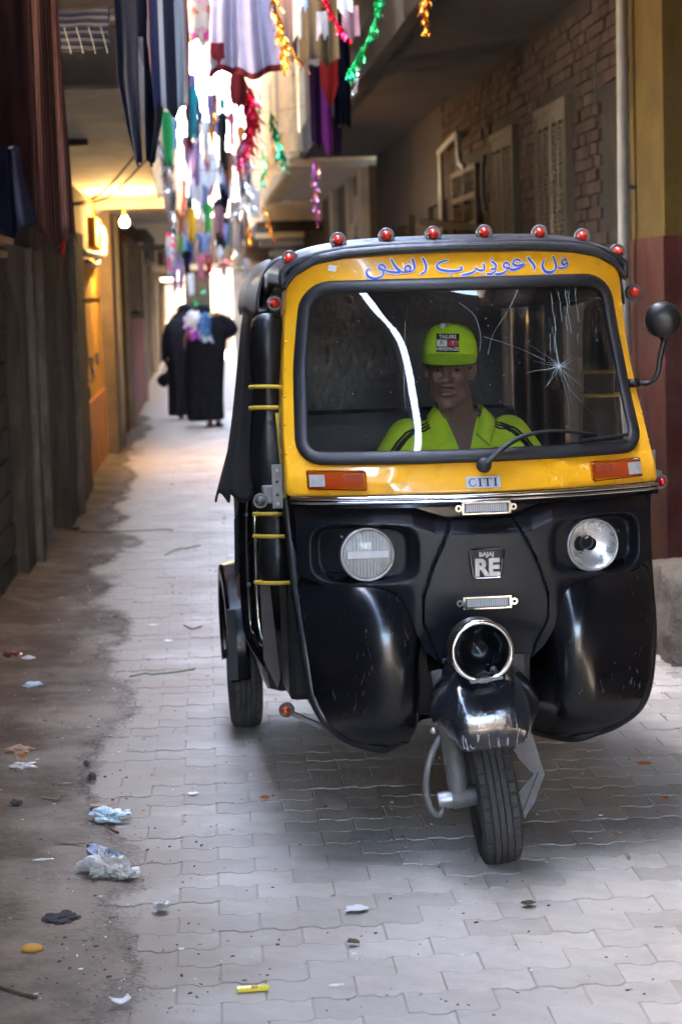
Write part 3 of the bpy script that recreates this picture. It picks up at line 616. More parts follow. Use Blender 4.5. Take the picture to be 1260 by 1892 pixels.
for k in range(11):
    b = MB(); b.box(1.12 + (k % 3) * .02, 1.5, 29.2 + k * 1.12 if k else 28.7, (29.2 + k * 1.12 if k else 28.7) + .12, 3.27, 3.37); b.build('joist', 'timber_pale', ph)
b = MB(); b.box(1.2, 1.27, 28.6, 41.0, 3.372, 3.46); b.build('edge_board', 'timber_pale', ph)
b = MB(); b.box(1.285, 1.32, 28.6, 41.0, 3.4, 5.6); b.build('screen', 'timber_pale', ph)
random.seed(3); me0 = None; n_ = 0; rest = MB()
for r_ in range(17):
    yy = 28.62 + (.25 if r_ % 2 else 0)
    while yy < 40.7:
        xo = random.uniform(0, .012)
        if yy < 37 and n_ < 290:
            if me0 is None: b = MB(); b.box(0, .03, 0, .46, 0, .115, bev=.006); o = b.build('brick', 'cream_brick', ph); me0 = o.data
            else: o = bpy.data.objects.new('brick', me0); COL.objects.link(o); o.parent = ph
            o.location = (1.262 + xo, yy, 3.47 + r_ * .125); n_ += 1
        else: rest.box(1.262 + xo, 1.29, yy, yy + .46, 3.47 + r_ * .125, 3.47 + r_ * .125 + .115)
        yy += .5
rest.build('brickwork', 'cream_brick', ph, kind='stuff')
b = MB(); b.box(1.30, 3.2, 29.62, 41.0, 5.6, 8.6); b.build('upper_wall', 'cream_wall', ph)
b = MB(); b.box(1.34, 3.2, 28.6, 28.75, 3.46, 5.6); b.build('end_wall', 'cream_wall', ph)
for (y0, z0, z1) in ((33.0, 4.0, 5.2), (36.2, 4.0, 5.2)):
    b = MB(); b.box(1.235, 1.262, y0, y0 + 1.1, z0, z1); fo = b.build('window_frame', 'timber_pale', ph)
    b = MB(); b.box(1.228, 1.236, y0 + .15, y0 + .95, z0 + .1, z1 - .1); b.build('shutter', 'shutter_wood', fo)
# --- last house on the right
lh = thing('last_house', 'low shaded house with stacked planks at the far right end', 'house')
b = MB(); b.box(1.75, 4, 41.0, 53.5, -.05, 2.75); b.build('wall', 'plaster_brown', lh)
b = MB(); b.box(1.05, 4, 41.0, 53.5, 2.75, 2.95); b.build('soffit', 'soffit_dark', lh)
b = MB(); b.box(1.15, 4, 41.05, 53.5, 2.951, 8.0); b.build('upper_wall', 'cream_wall', lh)
for k, (z_, x_) in enumerate(((2.62, 1.0), (2.48, 1.12), (2.3, 1.3))):
    b = MB(); b.box(x_, 1.9, 40.2 + k * .4, 41.0 + k * .5, z_, z_ + .09); b.build('plank', 'timber_pale' if k == 0 else 'plaster_pale', lh)
b = MB(); b.box(.62, 3.2, 5.28, 23.5, 5.0, 9.0); b.build('added_shade_block', 'plaster_brown', bh)  # unseen block added to narrow the open sky and deepen the left shade
# --- buildings behind the photographer close the alley
bk = thing('rear_house', 'pale house across the alley behind the photographer', 'house')
b = MB(); b.box(-6, 6, -19, -18, -.05, 3.4); b.build('wall', 'plaster_brown', bk)
# ================================================================== auto rickshaw
mat('taxi_yellow', (.86,.42,.012), (.80,.37,.010), scale=3, rough=.28, scratch=((.95,.75,.35), .665, 24), coat=.6, dirt=(.55,.30,.05), dscale=9, damt=.22, rvar=.08)
mat('gloss_black', (.0030,.0034,.0055), (.005,.0056,.008), scale=6, rough=.19, spec=.36, scratch=((.07,.07,.075), .66, 26), coat=.08, dirt=(.016,.014,.012), dscale=4, damt=.3, rvar=.07)
mat('dusty_black', (.005,.005,.006), (.010,.0095,.009), scale=5, rough=.42, dirt=(.028,.024,.021), dscale=3, damt=.4, rvar=.12)
mat('plastic_black', (.0045,.0056,.0095), (.007,.008,.012), scale=8, rough=.42, scratch=((.05,.05,.055), .69, 30), spec=.38, bump=.06, bscale=300, rvar=.06)
mat('rubber', (.009,.0095,.012), (.015,.0155,.018), scale=10, rough=.55, rvar=.08)
mat('tyre', (.045,.044,.045), (.075,.072,.07), scale=9, rough=.85, bump=.3, bscale=120, dirt=(.12,.105,.09), dscale=6, damt=.35)
mat('chrome', (.78,.79,.82), (.70,.71,.74), scale=12, rough=.12, metal=1, rvar=.06)
mat('reflector_bowl', (.72,.72,.72), (.6,.6,.6), scale=14, rough=.28, metal=.75, rvar=.1)
mat('steel', (.42,.43,.44), (.30,.30,.30), scale=9, rough=.42, metal=.85, dirt=(.2,.17,.14), dscale=9, damt=.3)
mat('grey_metal', (.22,.215,.21), (.15,.145,.14), scale=9, rough=.6, metal=.4, bump=.2, bscale=90, dirt=(.10,.085,.07), dscale=6, damt=.4)
mat('vinyl', (.005,.005,.0065), (.009,.009,.0105), scale=5, rough=.36, spec=.3, bump=.15, bscale=40, rvar=.1)
mat('vinyl_dusty', (.028,.027,.027), (.016,.0155,.016), scale=5, rough=.6, bump=.2, bscale=60, dirt=(.05,.046,.042), dscale=4, damt=.4)
mat('roof_vinyl', (.014,.015,.019), (.024,.025,.029), scale=6, rough=.42, bump=.15, bscale=60, rvar=.1)
mat('amber', (.34,.042,.005), (.27,.03,.004), scale=30, rough=.12, coat=.6)
mat('amber_rib', (.30,.04,.006), (.24,.03,.005), rough=.5)
mat('lens_red', (.62,.035,.012), (.5,.025,.01), scale=30, rough=.1, coat=.7)
mat('lens_ruby', (.4,.008,.008), (.32,.005,.005), scale=30, rough=.1, coat=.7)
mat('lamp_grey', (.085,.085,.09), (.06,.06,.065), scale=9, rough=.45)
mat('lens_clear', (.36,.355,.33), (.27,.265,.245), scale=9, rough=.15, coat=.5, bump=.25, bscale=60, stretch=(9,9,.5))
mat('reflect_white', (.50,.53,.56), (.40,.43,.47), scale=60, rough=.25, coat=.4, stretch=(6,6,.3))
mat('strap_yellow', (.62,.44,.03), (.5,.34,.03), scale=20, rough=.6)
mat('letter_blue', (.055,.10,.42), (.045,.08,.36), rough=.5)
mat('letter_white', (.80,.80,.82), (.74,.74,.76), rough=.5)
mat('body_panel', (.22,.175,.14), (.15,.12,.10), scale=5, rough=.6, bump=.1, dirt=(.2,.16,.13), dscale=6, damt=.4)
mat('plate_ink', (.010,.014,.05), rough=.5)
mat('step_brown', (.085,.066,.055), (.06,.046,.038), rough=.7)
mat('print_black', (.02,.02,.025), rough=.5)
mat('badge_plate', (.60,.63,.68), (.54,.57,.62), rough=.3, metal=.4)
mat('mirror_black', (.005,.005,.006), (.008,.008,.009), rough=.4)
mat('seat_vinyl', (.006,.006,.006), (.009,.008,.008), rough=.5, bump=.15)
mat('crack_white', (.40,.47,.50), (.30,.37,.40), rough=.3, spec=.8)
glassy('windscreen', tint=(.94,.96,.97), f0=.06, haze=.012, hazecol=(.35,.38,.42))

VY = rad(3.3)
_wp = at_z(925, 1592, 0.0)
VC = Vector((_wp.x - .025 * math.cos(VY), _wp.y - .025 * math.sin(VY), 0.0))
rk = thing('auto_rickshaw', 'yellow and black three wheeled auto rickshaw facing the camera', 'auto rickshaw', VC, VY)
def v2w(p): x, y, z = p; return Vector((VC.x + x * math.cos(VY) - y * math.sin(VY), VC.y + x * math.sin(VY) + y * math.cos(VY), z))

# front of the cab as a surface y(x, z)
def Yc(x, z):
    y0 = .040 + .437 * (z - 1.165) if z > 1.10 else .0116 + .30 * (z - 1.10)
    hw = itp(z, [(1.05,.56),(1.2,.55),(1.65,.525),(1.76,.51)]); D = max(.08, .225 - (.93 if z < 1.40 else 1.25) * (z - 1.40) ** 2) if z > 1.12 else .152; bl = .018 * max(0.0, 1 - ((z - 1.41) / .25) ** 2)
    return y0 - bl * max(0.0, 1 - (x / hw) ** 2) + D * (abs(x) / hw) ** 1.95
def Pc(x, z, off=0.0): return (x, Yc(x, z) - off, z)
def rounded(pts, rr, n=7):                                 # rounded polygon in (x, z)
    out = []; N = len(pts)
    for i in range(N):
        p = Vector(pts[i]); a = Vector(pts[i-1]); c = Vector(pts[(i+1) % N]); r = rr[i]
        d1 = (a - p).normalized(); d2 = (c - p).normalized(); ang = d1.angle(d2); t = r / math.tan(ang / 2)
        s_ = p + d1 * t; e_ = p + d2 * t; ctr = p + (d1 + d2).normalized() * (r / math.sin(ang / 2))
        for k in range(n):
            q = s_.lerp(e_, k / (n - 1)); dv = (q - ctr).normalized() * r; out.append(ctr + dv)
    return out
def resamp(poly, M):
    P = [Vector(p) for p in poly]; P.append(P[0].copy()); L = [0]
    for a, c in zip(P, P[1:]): L.append(L[-1] + (c - a).length)
    out = []
    for k in range(M):
        d = L[-1] * k / M; i = max(j for j in range(len(L) - 1) if L[j] <= d + 1e-9)
        t = (d - L[i]) / max(1e-9, L[i+1] - L[i]); out.append(P[i].lerp(P[i+1], t))
    return out
def dense(poly, M): 
    # start at the bottom centre so inner and outer loops line up
    R = resamp(poly, M * 8); k0 = min(range(len(R)), key=lambda k: abs(R[k][0]) + (10 if R[k][1] > 1.4 else 0))
    R = R[k0:] + R[:k0]; return R
WSO = rounded([(-.502,1.160),(.502,1.160),(.486,1.42),(.455,1.663),(-.455,1.663),(-.486,1.42)], [.055,.055,.6,.085,.085,.6])
def off_loop(poly, d):
    N = len(poly); out = []
    for i in range(N):
        a = poly[i-1]; c = poly[(i+1) % N]; t = (Vector(c) - Vector(a)); t.normalize(); out.append(Vector((poly[i][0] + t[1]*d, poly[i][1] - t[0]*d)))
    return out
NL = 160
wso = resamp(WSO, NL)                                       # counter-clockwise
ang = lambda p, c: math.atan2(p[1] - c[1], p[0] - c[0])
COUT = rounded([(-.545,1.062),(.545,1.062),(.538,1.24),(.497,1.745),(0,1.752),(-.497,1.745),(-.538,1.24)], [.012,.012,1.0,.115,2.0,.115,1.0])
cout = resamp(COUT, 400)
# match outer samples to inner by angle
cc = (0, 1.41); cang = sorted([(ang(p, cc), p) for p in cout], key=lambda t: t[0])
def outer_at(a):
    for i in range(len(cang)):
        if cang[i][0] >= a:
            (a0, p0), (a1, p1) = cang[i-1], cang[i]
            if i == 0: a0 -= 6.2831853
            return Vector(p0).lerp(Vector(p1), (a - a0) / max(1e-9, a1 - a0))
    (a0, p0), (a1, p1) = cang[-1], cang[0]; return Vector(p0).lerp(Vector(p1), (a - a0) / (a1 + 6.2831853 - a0))
inner = off_loop(wso, -.004)
def dimple(x, z):                                           # pressed teardrop either side above the chrome strip
    s_ = 0
    for sx in (-1, 1):
        u = (abs(x) - (.262 - (z - 1.10) * .55)); w = itp(z, [(1.07,.004),(1.09,.018),(1.145,.034),(1.152,.02)])
        if x * sx > 0 and 1.07 < z < 1.152: s_ += .007 * sstep(w, w * .45, abs(u)) * sstep(1.07, 1.085, z) * sstep(1.152, 1.142, z)
    return s_
b = MB(); R = []
for k in range(25):
    t = k / 24; ring = []
    for p in inner:
        q = Vector(p).lerp(outer_at(ang(p, cc)), t); ring.append(Pc(q[0], q[1], dimple(q[0], q[1]) - (.010 * sstep(.9, 1, t) ** 2 if t > .9 else 0)))
    R.append(ring)
last = R[-1]
R.append([(p[0]*1.004, p[1] + .025, p[2]) for p in last]); R.append([(p[0]*1.006, p[1] + .075, p[2]) for p in last]); R.append([(p[0]*.985, p[1] + .075, p[2] * .997) for p in last])
b.rings(R); cowl = b.build('front_cowl', 'taxi_yellow', rk, angle=50)
# glass
b = MB(); R = []
for k in range(1, 15):
    t = k / 14; R.append([Pc(lerp(0, p[0], t), lerp(1.41, p[1], t), .006 + .012 * (1 - t * t)) for p in off_loop(wso, -.010)])
b.rings(R); n = len(b.v); b.add([Pc(0, 1.41, .018)], []); b.f += [(n, (i + 1) % NL, i) for i in range(NL)]; b.m += [0] * NL
glass = b.build('windscreen', 'windscreen', rk, smooth=True)
# rubber seal
b = MB(); R = []
for d, h in ((.008, .0), (.010, .010), (.002, .020), (-.009, .022), (-.020, .018), (-.026, .010), (-.027, -.004)):
    R.append([Pc(p[0], p[1], h) for p in off_loop(wso, d)])
b.rings(R); b.build('windscreen_seal', 'rubber', rk, smooth=True)
# cracks in the glass
random.seed(77)
b = MB(); c0 = (.262, 1.408)
def gl(x, z): t = min(1, max(abs(x) / .49, abs(z - 1.41) / .25)); return Pc(x, z, .0085 + .012 * (1 - t * t))
def strand(a0, L, w, kink=.12, s0=.0):
    x, z = c0[0] + math.cos(a0) * s0, c0[1] + math.sin(a0) * s0; a = a0; P = []; n = max(3, int(L / .008))
    for i in range(n + 1):
        P.append(gl(x, z)); a += random.uniform(-kink, kink); x += math.cos(a) * L / n; z += math.sin(a) * L / n
    b.tube(P, [w * .5 * (1 - .8 * i / n) for i in range(n + 1)], 4, cap=False)
for k in range(46): strand(random.uniform(0, 6.283), random.uniform(.008, .035), .0007, .3)
for a, L, w in ((1.62, .16, .0016), (1.52, .10, .0013), (3.02, .085, .001), (3.38, .11, .0015), (2.45, .13, .0009), (-1.35, .16, .0008), (-1.15, .19, .0009), (-.95, .16, .0008), (-.75, .07, .001), (.15, .07, .0009), (-.2, .06, .001), (3.9, .07, .0009), (4.25, .09, .0014), (.45, .06, .0008), (2.9, .06, .0008), (-1.0, .12, .0007)): strand(a, L, w)
for (x, z, L) in ((.262,1.62,.11),(.285,1.62,.085),(.31,1.63,.13),(.325,1.635,.06),(.345,1.63,.10),(.30,1.55,.04),(.245,1.50,.05),(.255,1.52,.07),(.335,1.50,.03)):
    P = []; xx = x
    for i in range(7): P.append(gl(xx, z - L * i / 6)); xx += random.uniform(-.003, .003)
    b.tube(P, .0005, 4, cap=False)
for P in ([(-.02,1.60),(.02,1.56),(.03,1.50),(.022,1.46)], [(.16,1.63),(.12,1.57),(.07,1.51),(.045,1.45)], [(.04,1.50),(.10,1.48),(.16,1.455),(.22,1.425)], [(-.18,1.55),(-.19,1.46),(-.20,1.36),(-.20,1.30)]):
    b.tube([gl(*q) for q in catmull([(x, z, 0) for x, z in P], 5) for q in [(q.x, q.y)]], .0004, 4, cap=False)
b.build('glass_crack', 'crack_white', rk, kind='stuff')
# dust specks and stuck-on marks on the glass
b = MB()
for k in range(70):
    x, z = random.uniform(-.40, .42), random.uniform(1.22, 1.62); r = random.choice((.0006, .0008, .0012)); p = Vector(gl(x, z)); b.obox(p, (r, 0, 0), (0, .0003, 0), (0, 0, r))
b.build('glass_speck', 'crack_white', rk, kind='stuff')
for x, z, r in ((-.075, 1.535, .008),):
    b = MB(); b.lathe([(.0001, .0), (r*.7, .0), (r, .0)], gl(x, z), (0, -1, .4), 10); b.build('glass_scuff', 'lamp_grey', rk)

# lettering over the windscreen
TXT = [  # strokes in the sign's own pixels: points and width
 ([(1178,112),(1168,100),(1150,104),(1146,120),(1160,128),(1176,118),(1180,128),(1165,142),(1135,146),(1118,140)], 9),
 ([(1096,80),(1104,104),(1110,130),(1104,154),(1082,168),(1055,168),(1036,152),(1032,130),(1040,108),(1048,100)], 12),
 ([(952,86),(962,104),(978,122),(986,142),(980,160)], 11),
 ([(912,110),(892,100),(872,108),(866,124),(884,134),(908,130),(935,122)], 10),
 ([(935,122),(910,140),(884,152),(858,156),(838,146)], 11),
 ([(838,146),(842,128),(828,118),(814,124),(812,138),(824,146),(836,142)], 9),
 ([(836,142),(826,160),(804,174),(776,180),(758,178)], 10),
 ([(744,112),(762,122),(768,138),(756,152),(738,150)], 10), ([(768,138),(764,160),(748,174),(728,180),(712,178)], 9),
 ([(700,122),(704,142),(696,158),(676,160),(658,150)], 10), ([(660,140),(654,158),(634,172),(606,180),(572,186)], 10),
 ([(572,138),(580,152),(566,160),(530,164),(490,162),(458,154),(446,138),(456,122),(482,112),(508,106)], 11),
 ([(372,92),(382,112),(388,140),(380,166),(352,182)], 11),
 ([(318,94),(322,118),(326,144),(318,162)], 11), ([(318,162),(296,166),(276,160),(278,142),(294,136),(304,148),(294,166),(268,170),(246,166)], 10),
 ([(204,98),(214,122),(230,148),(248,166),(232,172),(196,168),(166,160)], 11),
 ([(166,160),(170,142),(154,128),(138,136),(140,152),(156,158),(160,176),(142,196),(110,204),(82,196),(70,178),(74,160),(92,150)], 10)]
DOTS = [(1148,86),(1168,92),(752,96),(684,184),(516,186),(296,114),(106,120),(128,126)]
def sgn(cx, cy):
    px = 640 + cx / 3.0; py = 450 + cy / 3.0
    return (px - 840) * .001625 + .012, 1.700 - ((py - 498) + .03 * (px - 850)) * .00162
def ribbon(b, pts, w, off):
    C = catmull([(p[0], p[1], 0) for p in pts], 5); n = len(C); Lp = []; Rp = []
    for i, p in enumerate(C):
        t = C[min(i+1, n-1)] - C[max(i-1, 0)]; t.normalize(); taper = .45 + .55 * math.sin(math.pi * (i + .6) / (n + .2)) ** .5
        cal = .65 + .55 * abs(t.x * .8 + t.y * .6)              # broad-nibbed pen
        h = w * .5 * taper * cal; Lp.append((p.x - t.y*h, p.y + t.x*h)); Rp.append((p.x + t.y*h, p.y - t.x*h))
    V = [Pc(*sgn(*q), off) for q in Lp] + [Pc(*sgn(*q), off) for q in Rp]
    b.add(V, [(i, i+1, n+i+1, n+i) for i in range(n-1)])
for nm, m_, ex, off in (('letter_outline', 'letter_white', 8, .0022), ('lettering', 'letter_blue', 0, .0034)):
    b = MB()
    for i, (p, w) in enumerate(TXT):
        q = p
        if ex:
            a, c = Vector(p[0]), Vector(p[1]); d = (a - c).normalized() * 4; e1 = Vector(p[-1]); d2 = (e1 - Vector(p[-2])).normalized() * 4
            q = [tuple(a + d)] + p[1:-1] + [tuple(e1 + d2)]
        ribbon(b, q, w * 1.22 + ex, off + i * .00004)
    for x, y_ in DOTS:
        r = 6 + ex * .45; b.add([Pc(*sgn(x - r, y_), off), Pc(*sgn(x, y_ + r * .8), off), Pc(*sgn(x + r, y_), off), Pc(*sgn(x, y_ - r * .8), off)], [(0,1,2,3)])
    b.build(nm, m_, rk, kind='stuff')
# sticker
b = MB(); b.add([Pc(-.385,1.703,.003),Pc(-.362,1.699,.003),Pc(-.358,1.716,.003),Pc(-.381,1.720,.003)], [(0,1,2,3)]); b.build('sticker', 'letter_white', rk)
# small maker's plate
PLZ = 1.095
b = MB(); out = rounded([(-.049,PLZ-.0155),(.049,PLZ-.0155),(.049,PLZ+.0155),(-.049,PLZ+.0155)], [.004]*4, 4)
b.add([Pc(x, z, .010) for x, z in out] + [Pc(x, z, .0) for x, z in out], [tuple(range(len(out)))] + [(i, (i+1) % len(out), len(out)+(i+1) % len(out), len(out)+i) for i in range(len(out))]); pl_ = b.build('name_plate', 'badge_plate', rk)
b = MB()
def pbar(x0, x1, z0, z1): b.add([Pc(x0, PLZ+z0, .0106), Pc(x1, PLZ+z0, .0106), Pc(x1, PLZ+z1, .0106), Pc(x0, PLZ+z1, .0106)], [(0,1,2,3)])
for xi in (-.0095, .0345): pbar(xi-.0026, xi+.0026, -.0095, .0095); pbar(xi-.006, xi+.006, -.0112, -.0094); pbar(xi-.006, xi+.006, .0094, .0112)
pbar(.0095, .0147, -.0095, .0112); pbar(.0060, .0182, -.0112, -.0094); pbar(.0005, .0237, .0092, .0112); pbar(.0005, .0022, .0055, .0092); pbar(.0220, .0237, .0055, .0092)
for k in range(14):
    a0, a1 = rad(50 + k*20), rad(50 + (k+1)*20); ro, ri = .0115, .0070
    w0 = lambda a, r: Pc(-.0305 + r*math.cos(a)*(1 if r == ro else 1.15), PLZ + r*math.sin(a)*(1 if r == ro else 1.38), .0106)
    b.add([w0(a0, ro), w0(a1, ro), w0(a1, ri), w0(a0, ri)], [(0,1,2,3)])
b.build('lettering', 'plate_ink', pl_)
# turn signals
for sx in (-1, 1):
    b = MB(); o_ = rounded([(.325,1.080),(.487,1.085),(.487,1.137),(.325,1.135)], [.006]*4, 4); o_ = [(x * sx, z) for x, z in o_]; N_ = len(o_)
    b.add([Pc(x, z, -.004) for x, z in o_] + [Pc(x, z, .020) for x, z in o_] + [Pc(lerp(x, .406*sx, .05), lerp(z, 1.11, .12), .026) for x, z in o_], [(i, (i+1) % N_, N_+(i+1) % N_, N_+i) for i in range(N_)] + [(N_+i, N_+(i+1) % N_, 2*N_+(i+1) % N_, 2*N_+i) for i in range(N_)])
    xs = [.333, .36, .39, .42, .45, .48]
    ind = b.build('turn_signal', 'amber', rk, angle=30)
    f = MB()
    f.grid(lambda u, v: Pc(sx * lerp(.333, .480, u), lerp(1.088, 1.129, v), .0255), 12, 3); f.build('lens', 'amber', ind, smooth=True)
    f = MB()
    for k in range(11): x = sx * (.338 + k * .0052); f.obox(Pc(x, 1.109, .0262), (.0010, 0, 0), (0, .0012, 0), (0, 0, .019))
    f.build('lens_rib', 'amber_rib', ind, kind='stuff')
    f = MB(); f.grid(lambda u, v: Pc(sx * lerp(.440, .482, u), lerp(1.093, 1.126, v), .0285), 5, 3); f.build('clear_lens', 'lens_clear', ind, smooth=True)
# chrome strip under the cowl
b = MB()
for z_, r_ in ((1.058, .0065), (1.046, .004)): b.tube([Pc(lerp(-.535, .535, k/40), z_, .012) for k in range(41)], r_, 8)
b.build('chrome_strip', 'chrome', rk, smooth=True)
b = MB(); b.grid(lambda u, v: Pc(lerp(-.54, .54, u), lerp(1.03, 1.066, v), .004), 41, 3); b.build('cowl_base', 'gloss_black', rk, smooth=True)

# --- glossy steel apron with bulging leg shields
AW = [(.308,.18),(.315,.27),(.335,.345),(.365,.40),(.42,.455),(.5,.490),(.7,.512),(.95,.527),(1.06,.535)]
def Ya(x, z):
    w = itp(z, AW); ax = abs(x); y = .075 + .175 * (ax / .553) ** 3.2
    dx = (ax - .345) / (.185 if ax < .345 else .34); dz = (z - .53) / (.31 if z > .53 else .30); q = abs(dx) ** 2.7 + abs(dz) ** 2.7
    y -= .125 * max(0.0, 1 - q) ** .62
    y += .16 * sstep(.45, .29, z) ** 1.5
    y += .36 * sstep(.215, .12, ax) * sstep(.68, .56, z)
    return y
b = MB()
def fa(u, v):
    z = lerp(.308, 1.065, v ** .9); w = itp(z, AW); s_ = (u * 2 - 1); x = w * s_; return (x, Ya(x, z), z)
b.grid(fa, 121, 70)
apron = b.build('apron', 'gloss_black', rk, smooth=True, solid=.004)
b = MB(); b.box(-.40, .40, .42, .48, .36, .95); b.build('bulkhead', 'dusty_black', rk)
# folded edge flange down both sides
for sx in (-1, 1):
    b = MB(); pts = catmull([(sx*itp(z, AW) * 1.0, Ya(sx*itp(z, AW), z) + .012, z) for z in (1.05, .95, .8, .65, .5, .42, .365, .335, .315, .308)], 5)
    b.tube(pts, .010, 8, flat=1.8); b.build('edge_flange', 'dusty_black', rk, smooth=True)
# --- matt plastic nose panel with headlamp pockets
ZB = [(0,.545),(.09,.55),(.13,.575),(.17,.615),(.215,.70),(.245,.76),(.285,.788),(.42,.798),(.53,.838)]
ZT = [(0,.992),(.092,.992),(.115,.998),(.185,1.022),(.28,1.024),(.53,1.036)]
SEAM = [(.56,.13),(.62,.145),(.70,.180),(.77,.180),(.858,.152),(.98,.095),(1.0,.09)]
def Yp(x, z):
    ax = abs(x); y = .0 + .185 * (ax / .54) ** 2.6
    zc = itp(ax, [(0,.95),(.14,.955),(.20,.978),(.53,.995)])
    if z > zc: y += (z - zc) * 1.25                                    # top bevel
    y += .10 * sstep(.80, .55, z) * sstep(.30, .0, ax) * .6            # nose tucks in towards the fork
    dx = (ax - .335) / .150; dz = (z - .898) / .088; q = (abs(dx) ** 4 + abs(dz) ** 4) ** .25
    y += .052 * sstep(1.0, .78, q)                                      # headlamp pocket
    y += .022 * sstep(.82, .775, z) * sstep(.2, .25, ax)
    sd = abs(ax - itp(z, SEAM)); y += .010 * sstep(.0042, .0, sd) if z > .57 else 0
    if ax < itp(z, SEAM): y -= .005
    hz = sstep(.70, .66, z + .25 * max(0, ax - .10)); y += .010 * hz * sstep(.2, .15, ax)
    return y
b = MB(); NU, NV = 261, 74
def fp(u, v):
    x = lerp(-.52, .52, u); ax = abs(x); z = lerp(itp(ax, ZB), itp(ax, ZT), v); return (x, Yp(x, z) - .008, z)
b.grid(fp, NU, NV)
# returns at the rim
rim = [fp(i / (NU - 1), 0) for i in range(NU)]; b.add(rim + [(p[0], p[1] + .06, p[2] + .006) for p in rim], [(i, i+1, NU+i+1, NU+i) for i in range(NU-1)])
rim = [fp(i / (NU - 1), 1) for i in range(NU)]; b.add(rim + [(p[0], p[1] + .05, p[2]) for p in rim], [(i, i+1, NU+i+1, NU+i) for i in range(NU-1)])
b.build('nose_panel', 'plastic_black', rk, angle=42, doubles=True)
# headlamps
for sx, nm in ((-1, 'headlamp'), (1, 'headlamp')):
    c = Vector((sx * .326, Yp(.326, .896) - .030, .896)); ax = Vector((sx * .06, -1, .02)).normalized()
    b = MB(); b.lathe([(.066,-.03),(.078,-.02),(.080,.0),(.0775,.010),(.072,.012),(.069,.006)], c, ax, 40); hl = b.build(nm, 'steel', rk, smooth=True)
    if sx < 0:
        hl['label'] = 'headlamp with ribbed milky lens'
        b = MB(); b.lathe([(.0001,.018),(.03,.0165),(.055,.012),(.0705,.006)], c, ax, 40); b.build('lens', 'lens_clear', hl, smooth=True)
        b = MB()
        for k in range(-6, 7):
            x = k * .0095; h = math.sqrt(max(0, .062**2 - x*x)); yy = c.y - .0185 + .012 * (x/.07)**2
            b.obox((c.x + x, yy, c.z + h*.55 + .004), (.0012,0,0), (0,.0012,0), (0,0,max(.004, h*.42)))
            b.obox((c.x + x, yy + .001, c.z - h*.55 - .004), (.0012,0,0), (0,.0012,0), (0,0,max(.004, h*.42)))
        b.build('lens_rib', 'reflect_white', hl, kind='stuff')
        b = MB(); b.box(c.x - .060, c.x + .060, c.y - .0205, c.y - .016, c.z - .010, c.z + .012, bev=.002); b.build('lens_band', 'reflect_white', hl)
    else:
        hl['label'] = 'headlamp with bare reflector and no glass'
        b = MB(); b.lathe([(.070,.006),(.062,-.002),(.045,-.010),(.028,-.015),(.019,-.017)], c, ax, 40); b.build('reflector', 'reflector_bowl', hl, smooth=True)
        b = MB(); b.lathe([(.021,-.016),(.021,-.008),(.0165,-.006),(.016,-.035),(.0001,-.035)], c + Vector((-.012,0,.006)), ax, 24); b.build('bulb_hole', 'print_black', hl, smooth=True)
    for aa in (.4, 2.5, 4.6):
        b = MB(); b.lathe([(.0001,.004),(.004,.004),(.005,0),(.005,-.02)], c + Vector((math.cos(aa)*.088, .012, math.sin(aa)*.088)), ax, 8); b.build('screw', 'dusty_black', hl)
# reflectors
for z, y in ((1.026, None), (.755, None)):
    yy = min(Yp(0, z), Yc(0, z)) - .024 if z > 1 else Yp(0, z) - .020
    b = MB(); W_, H_ = .070, .019
    b.box(-W_, W_, yy - .004, yy + .016, z - H_, z - H_ + .007, bev=.0015); b.box(-W_, W_, yy - .004, yy + .016, z + H_ - .007, z + H_, bev=.0015)
    b.box(-W_, -W_ + .007, yy - .0035, yy + .016, z - H_ + .006, z + H_ - .006); b.box(W_ - .007, W_, yy - .0035, yy + .016, z - H_ + .006, z + H_ - .006)
    rf = b.build('reflector', 'chrome', rk)
    b = MB(); b.box(-W_ + .006, W_ - .006, yy + .002, yy + .012, z - H_ + .006, z + H_ - .006); b.build('lens', 'lamp_grey', rf)
    b = MB()
    for k in range(22): b.box(-.0575 + k*.0053, -.0575 + k*.0053 + .0038, yy - .001, yy + .003, z - .0105, z + .0105)
    b.build('lens_rib', 'reflect_white', rf, kind='stuff')
    for sx in (-1, 1):
        b = MB(); b.lathe([(.0045,-.004),(.0045,.004),(.010,.004),(.010,-.004)], (sx*.078, yy + .006, z), (0,-1,0), 14, closed=True); b.build('lug', 'chrome', rf)
# badge
by_ = Yp(0, .866) - .012
bo = rounded([(-.042,.822),(.042,.822),(.056,.912),(-.056,.912)], [.014,.014,.010,.010], 6); Nb = len(bo)
b = MB(); bi = off_loop(bo, -.008)
def bp(p, d): return (p[0], Yp(p[0], p[1]) - d, p[1])
b.rings([[bp(p, .006) for p in bo], [bp(p, .020) for p in bo], [bp(p, .024) for p in off_loop(bo, -.003)], [bp(p, .022) for p in off_loop(bo, -.006)], [bp(p, .010) for p in bi]])
bd = b.build('badge', 'chrome', rk, angle=60)
b = MB(); b.add([bp(p, .0115) for p in bi], [tuple(range(Nb))]); b.build('plate', 'plastic_black', bd)
t = text_mb('RE', .066, ex=.004, bev=.0012, offset=.0022); t.v = [Vector((v.x * .98, Yp(0, .855) - .016 - v.z, .853 + v.y)) for v in t.v]; t.build('lettering', 'steel', bd)
t = text_mb('BAJAJ', .017, ex=.002, offset=.0006); t.v = [Vector((v.x * 1.05, Yp(0, .89) - .015 - v.z, .892 + v.y)) for v in t.v]; t.build('lettering', 'steel', bd)

